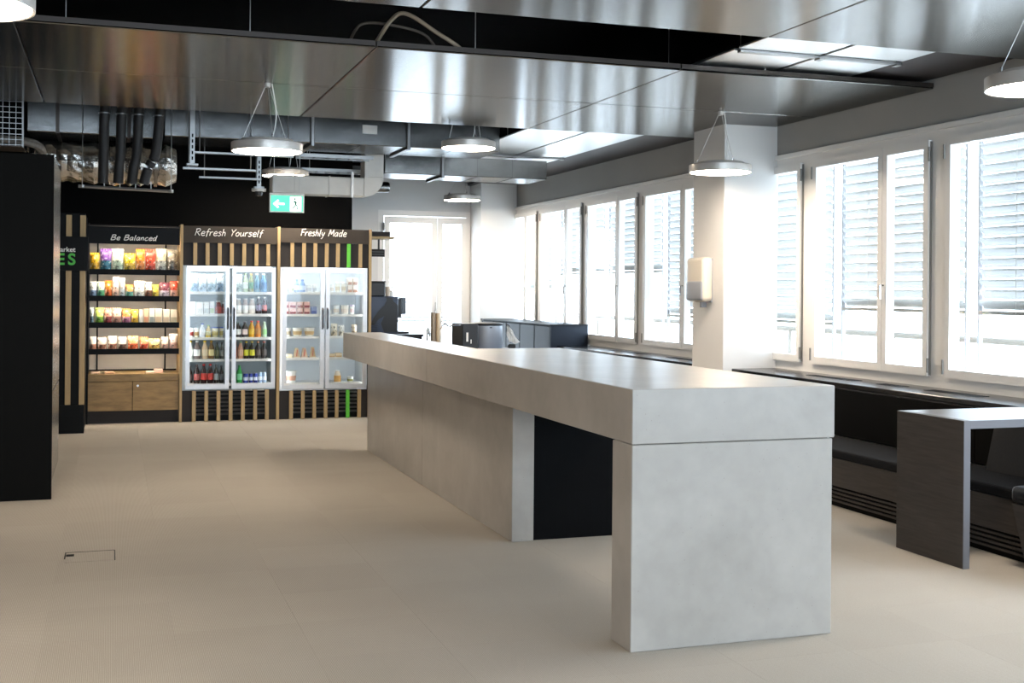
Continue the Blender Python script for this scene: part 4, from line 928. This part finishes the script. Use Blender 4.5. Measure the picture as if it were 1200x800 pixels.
# wall shelf
t = thing('wall_shelf', 'dark wall shelf with oak underside right of the food cooler', 'shelf', (2.9, 14.1, 2.0))
obj('shelf_board', B(2.602, 3.15, 13.95, 14.25, 2.03, 2.085, bev=.002), CHAR, t)
obj('oak_underside', B(2.602, 3.20, 13.93, 14.27, 2.0, 2.028, bev=.002), OAK, t)
obj('drop_bracket', B(3.03, 3.05, 14.08, 14.10, 1.87, 2.0), DK, t)
hb = obj('hanging_plate', B(2.84, 3.11, 14.07, 14.11, 1.79, 1.88), CHAR, t)
for k in range(2): obj('groove', B(2.85, 3.10, 14.066, 14.0695, 1.815 + k * .03, 1.82 + k * .03), mat('grey_groove', '#77787a', .5), hb)
# tap
t = thing('water_tap', 'tall twin column steel and wood water tap behind the concrete counter', 'tap', (3.06, 11.5, .80))
obj('column', tube(new(), [(3.04, 11.5, .80), (3.04, 11.5, 1.172)], .024, 14), mat('bronze_column', '#8a7864', .3, .6), t, True)
obj('column', tube(new(), [(3.088, 11.5, .80), (3.088, 11.5, 1.165)], .022, 14), mat('pale_bronze', '#b59c7c', .35, .5), t, True)
obj('spout', tube(new(), spline([(3.12, 11.5, 1.00), (3.14, 11.5, 1.05), (3.17, 11.5, 1.06), (3.2, 11.5, 1.03)]), .010, 8), CHROME, t, True)
obj('side_lever', tube(new(), spline([(3.01, 11.5, .93), (2.985, 11.5, 1.02), (2.975, 11.5, .86)]), .012, 8), CHROME, t, True)
obj('base', B(3.0, 3.13, 11.44, 11.56, .80, .815), CHROME, t)
# urn
t = thing('steel_urn', 'grey cylindrical urn with dark rim behind the concrete counter', 'urn', (3.73, 11.7, .801))
obj('cylinder', lathe(new(), [(.155, .801), (.16, .81), (.16, 1.035)], (3.68, 11.75, 0), 36), mat('satin_grey', '#9aa1ab', .4, .4), t, True)
obj('rim', lathe(new(), [(.164, 1.036), (.166, 1.04), (.166, 1.058), (.13, 1.066)], (3.68, 11.75, 0), 36), DK, t, True)
obj('badge', B(3.66, 3.685, 11.586, 11.592, 1.012, 1.022), DK, t)
t = thing('black_dispenser', 'black box dispenser with white label beside the grey urn', 'dispenser', (3.43, 11.65, .801))
bd = obj('housing', B(3.345, 3.51, 11.5, 11.9, .801, 1.06, bev=.006), DK, t)
obj('white_label', B(3.385, 3.405, 11.494, 11.4995, .88, .97), WHITEPL, bd)
obj('white_label', B(3.43, 3.44, 11.494, 11.4995, .86, .90), WHITEPL, bd)
obj('side_handle', tube(new(), spline([(3.345, 11.55, 1.04), (3.28, 11.55, 1.045), (3.22, 11.55, 1.03)]), .010, 8), CHROME, bd, True)
t = thing('dish_cloth', 'white crumpled cloth hanging beside the grey urn', 'cloth', (3.9, 11.6, .84))
bm = new(); gg = []
for j in range(9):
    rw = []
    for i in range(7):
        u, v = i / 6, j / 8
        rw.append(bm.verts.new((3.845 + .02 * v + u * (.03 + .085 * v) + .006 * math.sin(9 * v + 5 * u), 11.6 + .015 * math.sin(u * 13 + v * 4), 1.03 - .17 * v + .012 * math.sin(u * 7))))
    gg.append(rw)
for j in range(8):
    for i in range(6): bm.faces.new((gg[j][i], gg[j][i + 1], gg[j + 1][i + 1], gg[j + 1][i]))
bmesh.ops.solidify(bm, geom=bm.faces, thickness=.006)
obj('cloth', bm, mat('white_cloth', '#e4e4e2', .8, bump=.2, scale=20), t, True)
obj('hook', tube(new(), [(3.842, 11.62, 1.045), (3.87, 11.60, 1.045), (3.875, 11.6, 1.02)], .006, 6), DK, t)
obj('weight', B(3.86, 3.94, 11.57, 11.63, .805, .85, bev=.01), DK, t)
# cabinet along the far window
t = thing('black_sideboard', 'long black sideboard with upright door panels under the far windows', 'sideboard', (5.17, 14.58, 0))
obj('carcass', B(4.945, 5.395, 13.215, 15.965, 0, .985), BLACKLAM, t)
for k in range(5):
    y0 = 13.215 + k * .55
    obj('door', B(4.92, 4.943, y0 + .012, y0 + .538, .06, .975, bev=.003), mat('black_door', '#17171a', .5, spec=.2), t)
obj('end_panel', B(4.92, 5.395, 13.19, 13.213, 0, .985), mat('slate_end', '#1b212b', .5, spec=.2), t)
obj('top_board', B(4.905, 5.395, 13.175, 15.965, .986, 1.0, bev=.002), mat('black_door', '#17171a', .5), t)

# ------------------------------------------------------------------ soap dispenser on the column
t = thing('soap_dispenser', 'cream wall dispenser with smoky lower half on the near column', 'dispenser', (4.85, 9.32, 1.31))
bm = new(); box(bm, 4.815, 4.917, 9.175, 9.50, 1.315, 1.70, bev=.035, seg=4)
obj('cover', bm, BEIGEPL, t, True)
bm = new(); box(bm, 4.806, 4.86, 9.19, 9.485, 1.325, 1.495, bev=.02, seg=3)
obj('smoky_window', bm, GREYTR, t, True)
obj('back_plate', B(4.905, 4.9175, 9.19, 9.49, 1.31, 1.69), GREYTR, t)
obj('push_lever', B(4.85, 4.90, 9.26, 9.30, 1.265, 1.314, bev=.004), GREYTR, t)

# ------------------------------------------------------------------ bench and table
bench = t = thing('window_bench', 'dark built-in bench with grille plinth under the right windows', 'bench', (4.75, 3.5, 0))
obj('plinth', B(4.53, 4.98, YB0 + .02, 8.99, .0, .125), BLACKLAM, t)
obj('apron', B(4.51, 4.53, YB0 + .02, 8.99, .135, .315), DARKWOOD, t)
obj('carcass', B(4.531, 4.98, YB0 + .02, 8.99, .126, .315), BLACKLAM, t)
for k in range(4): obj('grille_bar', B(4.515, 4.528, YB0 + .02, 8.99, .03 + .026 * k, .043 + .026 * k), DARKWOOD, t)
for y0, y1 in ((5.95, 8.985), (2.6, 5.945), (-1, 2.595), (-4.9, -1.005)):
    s = obj('seat_cushion', B(4.50, 4.965, y0, y1, .316, .375, bev=.015, seg=2), FABRIC, t)
    obj('back_panel', B(4.966, 4.999, y0, y1, .376, .714, bev=.004), BLACKLAM, t)
for y0, y1 in ((2.9, 5.70),):
    obj('back_cushion', prism(new(), [(4.84, y1, .376), (4.962, y1, .376), (4.962, y1 - .02, .70), (4.90, y1 - .02, .70)], (0, y0 - y1, 0)), TAUPE, t)
t = thing('bistro_table', 'dark oak panel leg table in front of the window bench at right', 'table', (4.7, 5.27, 0))
lp = obj('leg_panel', B(4.115, 4.155, 5.007, 5.55, 0, .755, bev=.0015), DARKWOOD, t)
LITEDGE = mat('painted_edge_light', '#6a6b70', .4)  # paler grey paints daylight onto the oak table's camera-facing edges
obj('lit_edge', B(4.1155, 4.1545, 5.004, 5.0068, 0, .7545), LITEDGE, lp)
tp = obj('tabletop', B(4.1555, 4.95, 5.007, 5.55, .713, .755, bev=.0015), DARKWOODH, t)
obj('lit_edge', B(4.1555, 4.95, 5.004, 5.0068, .7135, .7545), LITEDGE, tp)
t = bench
obj('padded_seat', B(4.36, 4.84, 4.50, 4.96, .335, .425, bev=.03, seg=3), LEATHER, t, True)
bm = new()
a = [bm.verts.new(p) for p in ((4.42, 4.56, 0), (4.78, 4.56, 0), (4.78, 4.90, 0), (4.42, 4.90, 0))]; b_ = [bm.verts.new(p) for p in ((4.37, 4.51, .334), (4.83, 4.51, .334), (4.83, 4.95, .334), (4.37, 4.95, .334))]
bm.faces.new(a); bm.faces.new(b_)
for i in range(4): bm.faces.new((a[i], a[(i + 1) % 4], b_[(i + 1) % 4], b_[i]))
obj('tapered_base', bm, DARKWOOD, t)

# ------------------------------------------------------------------ floor outlet lid
t = thing('floor_box', 'flush carpeted floor outlet lid with small dark cable slot', 'floor outlet', (-.09, 6.5, 0.0))
obj('lid', B(-.215, .022, 6.43, 6.665, .0002, .0022), CARPET, t)
rim = new()
box(rim, -.221, .028, 6.667, 6.673, .0002, .0026); box(rim, .0235, .0285, 6.43, 6.667, .0002, .0026); box(rim, -.221, -.216, 6.52, 6.667, .0002, .0026)
obj('rim', rim, BLACKM, t)
obj('cable_slot', B(-.213, -.175, 6.57, 6.62, .0023, .0030), BLACKM, t)
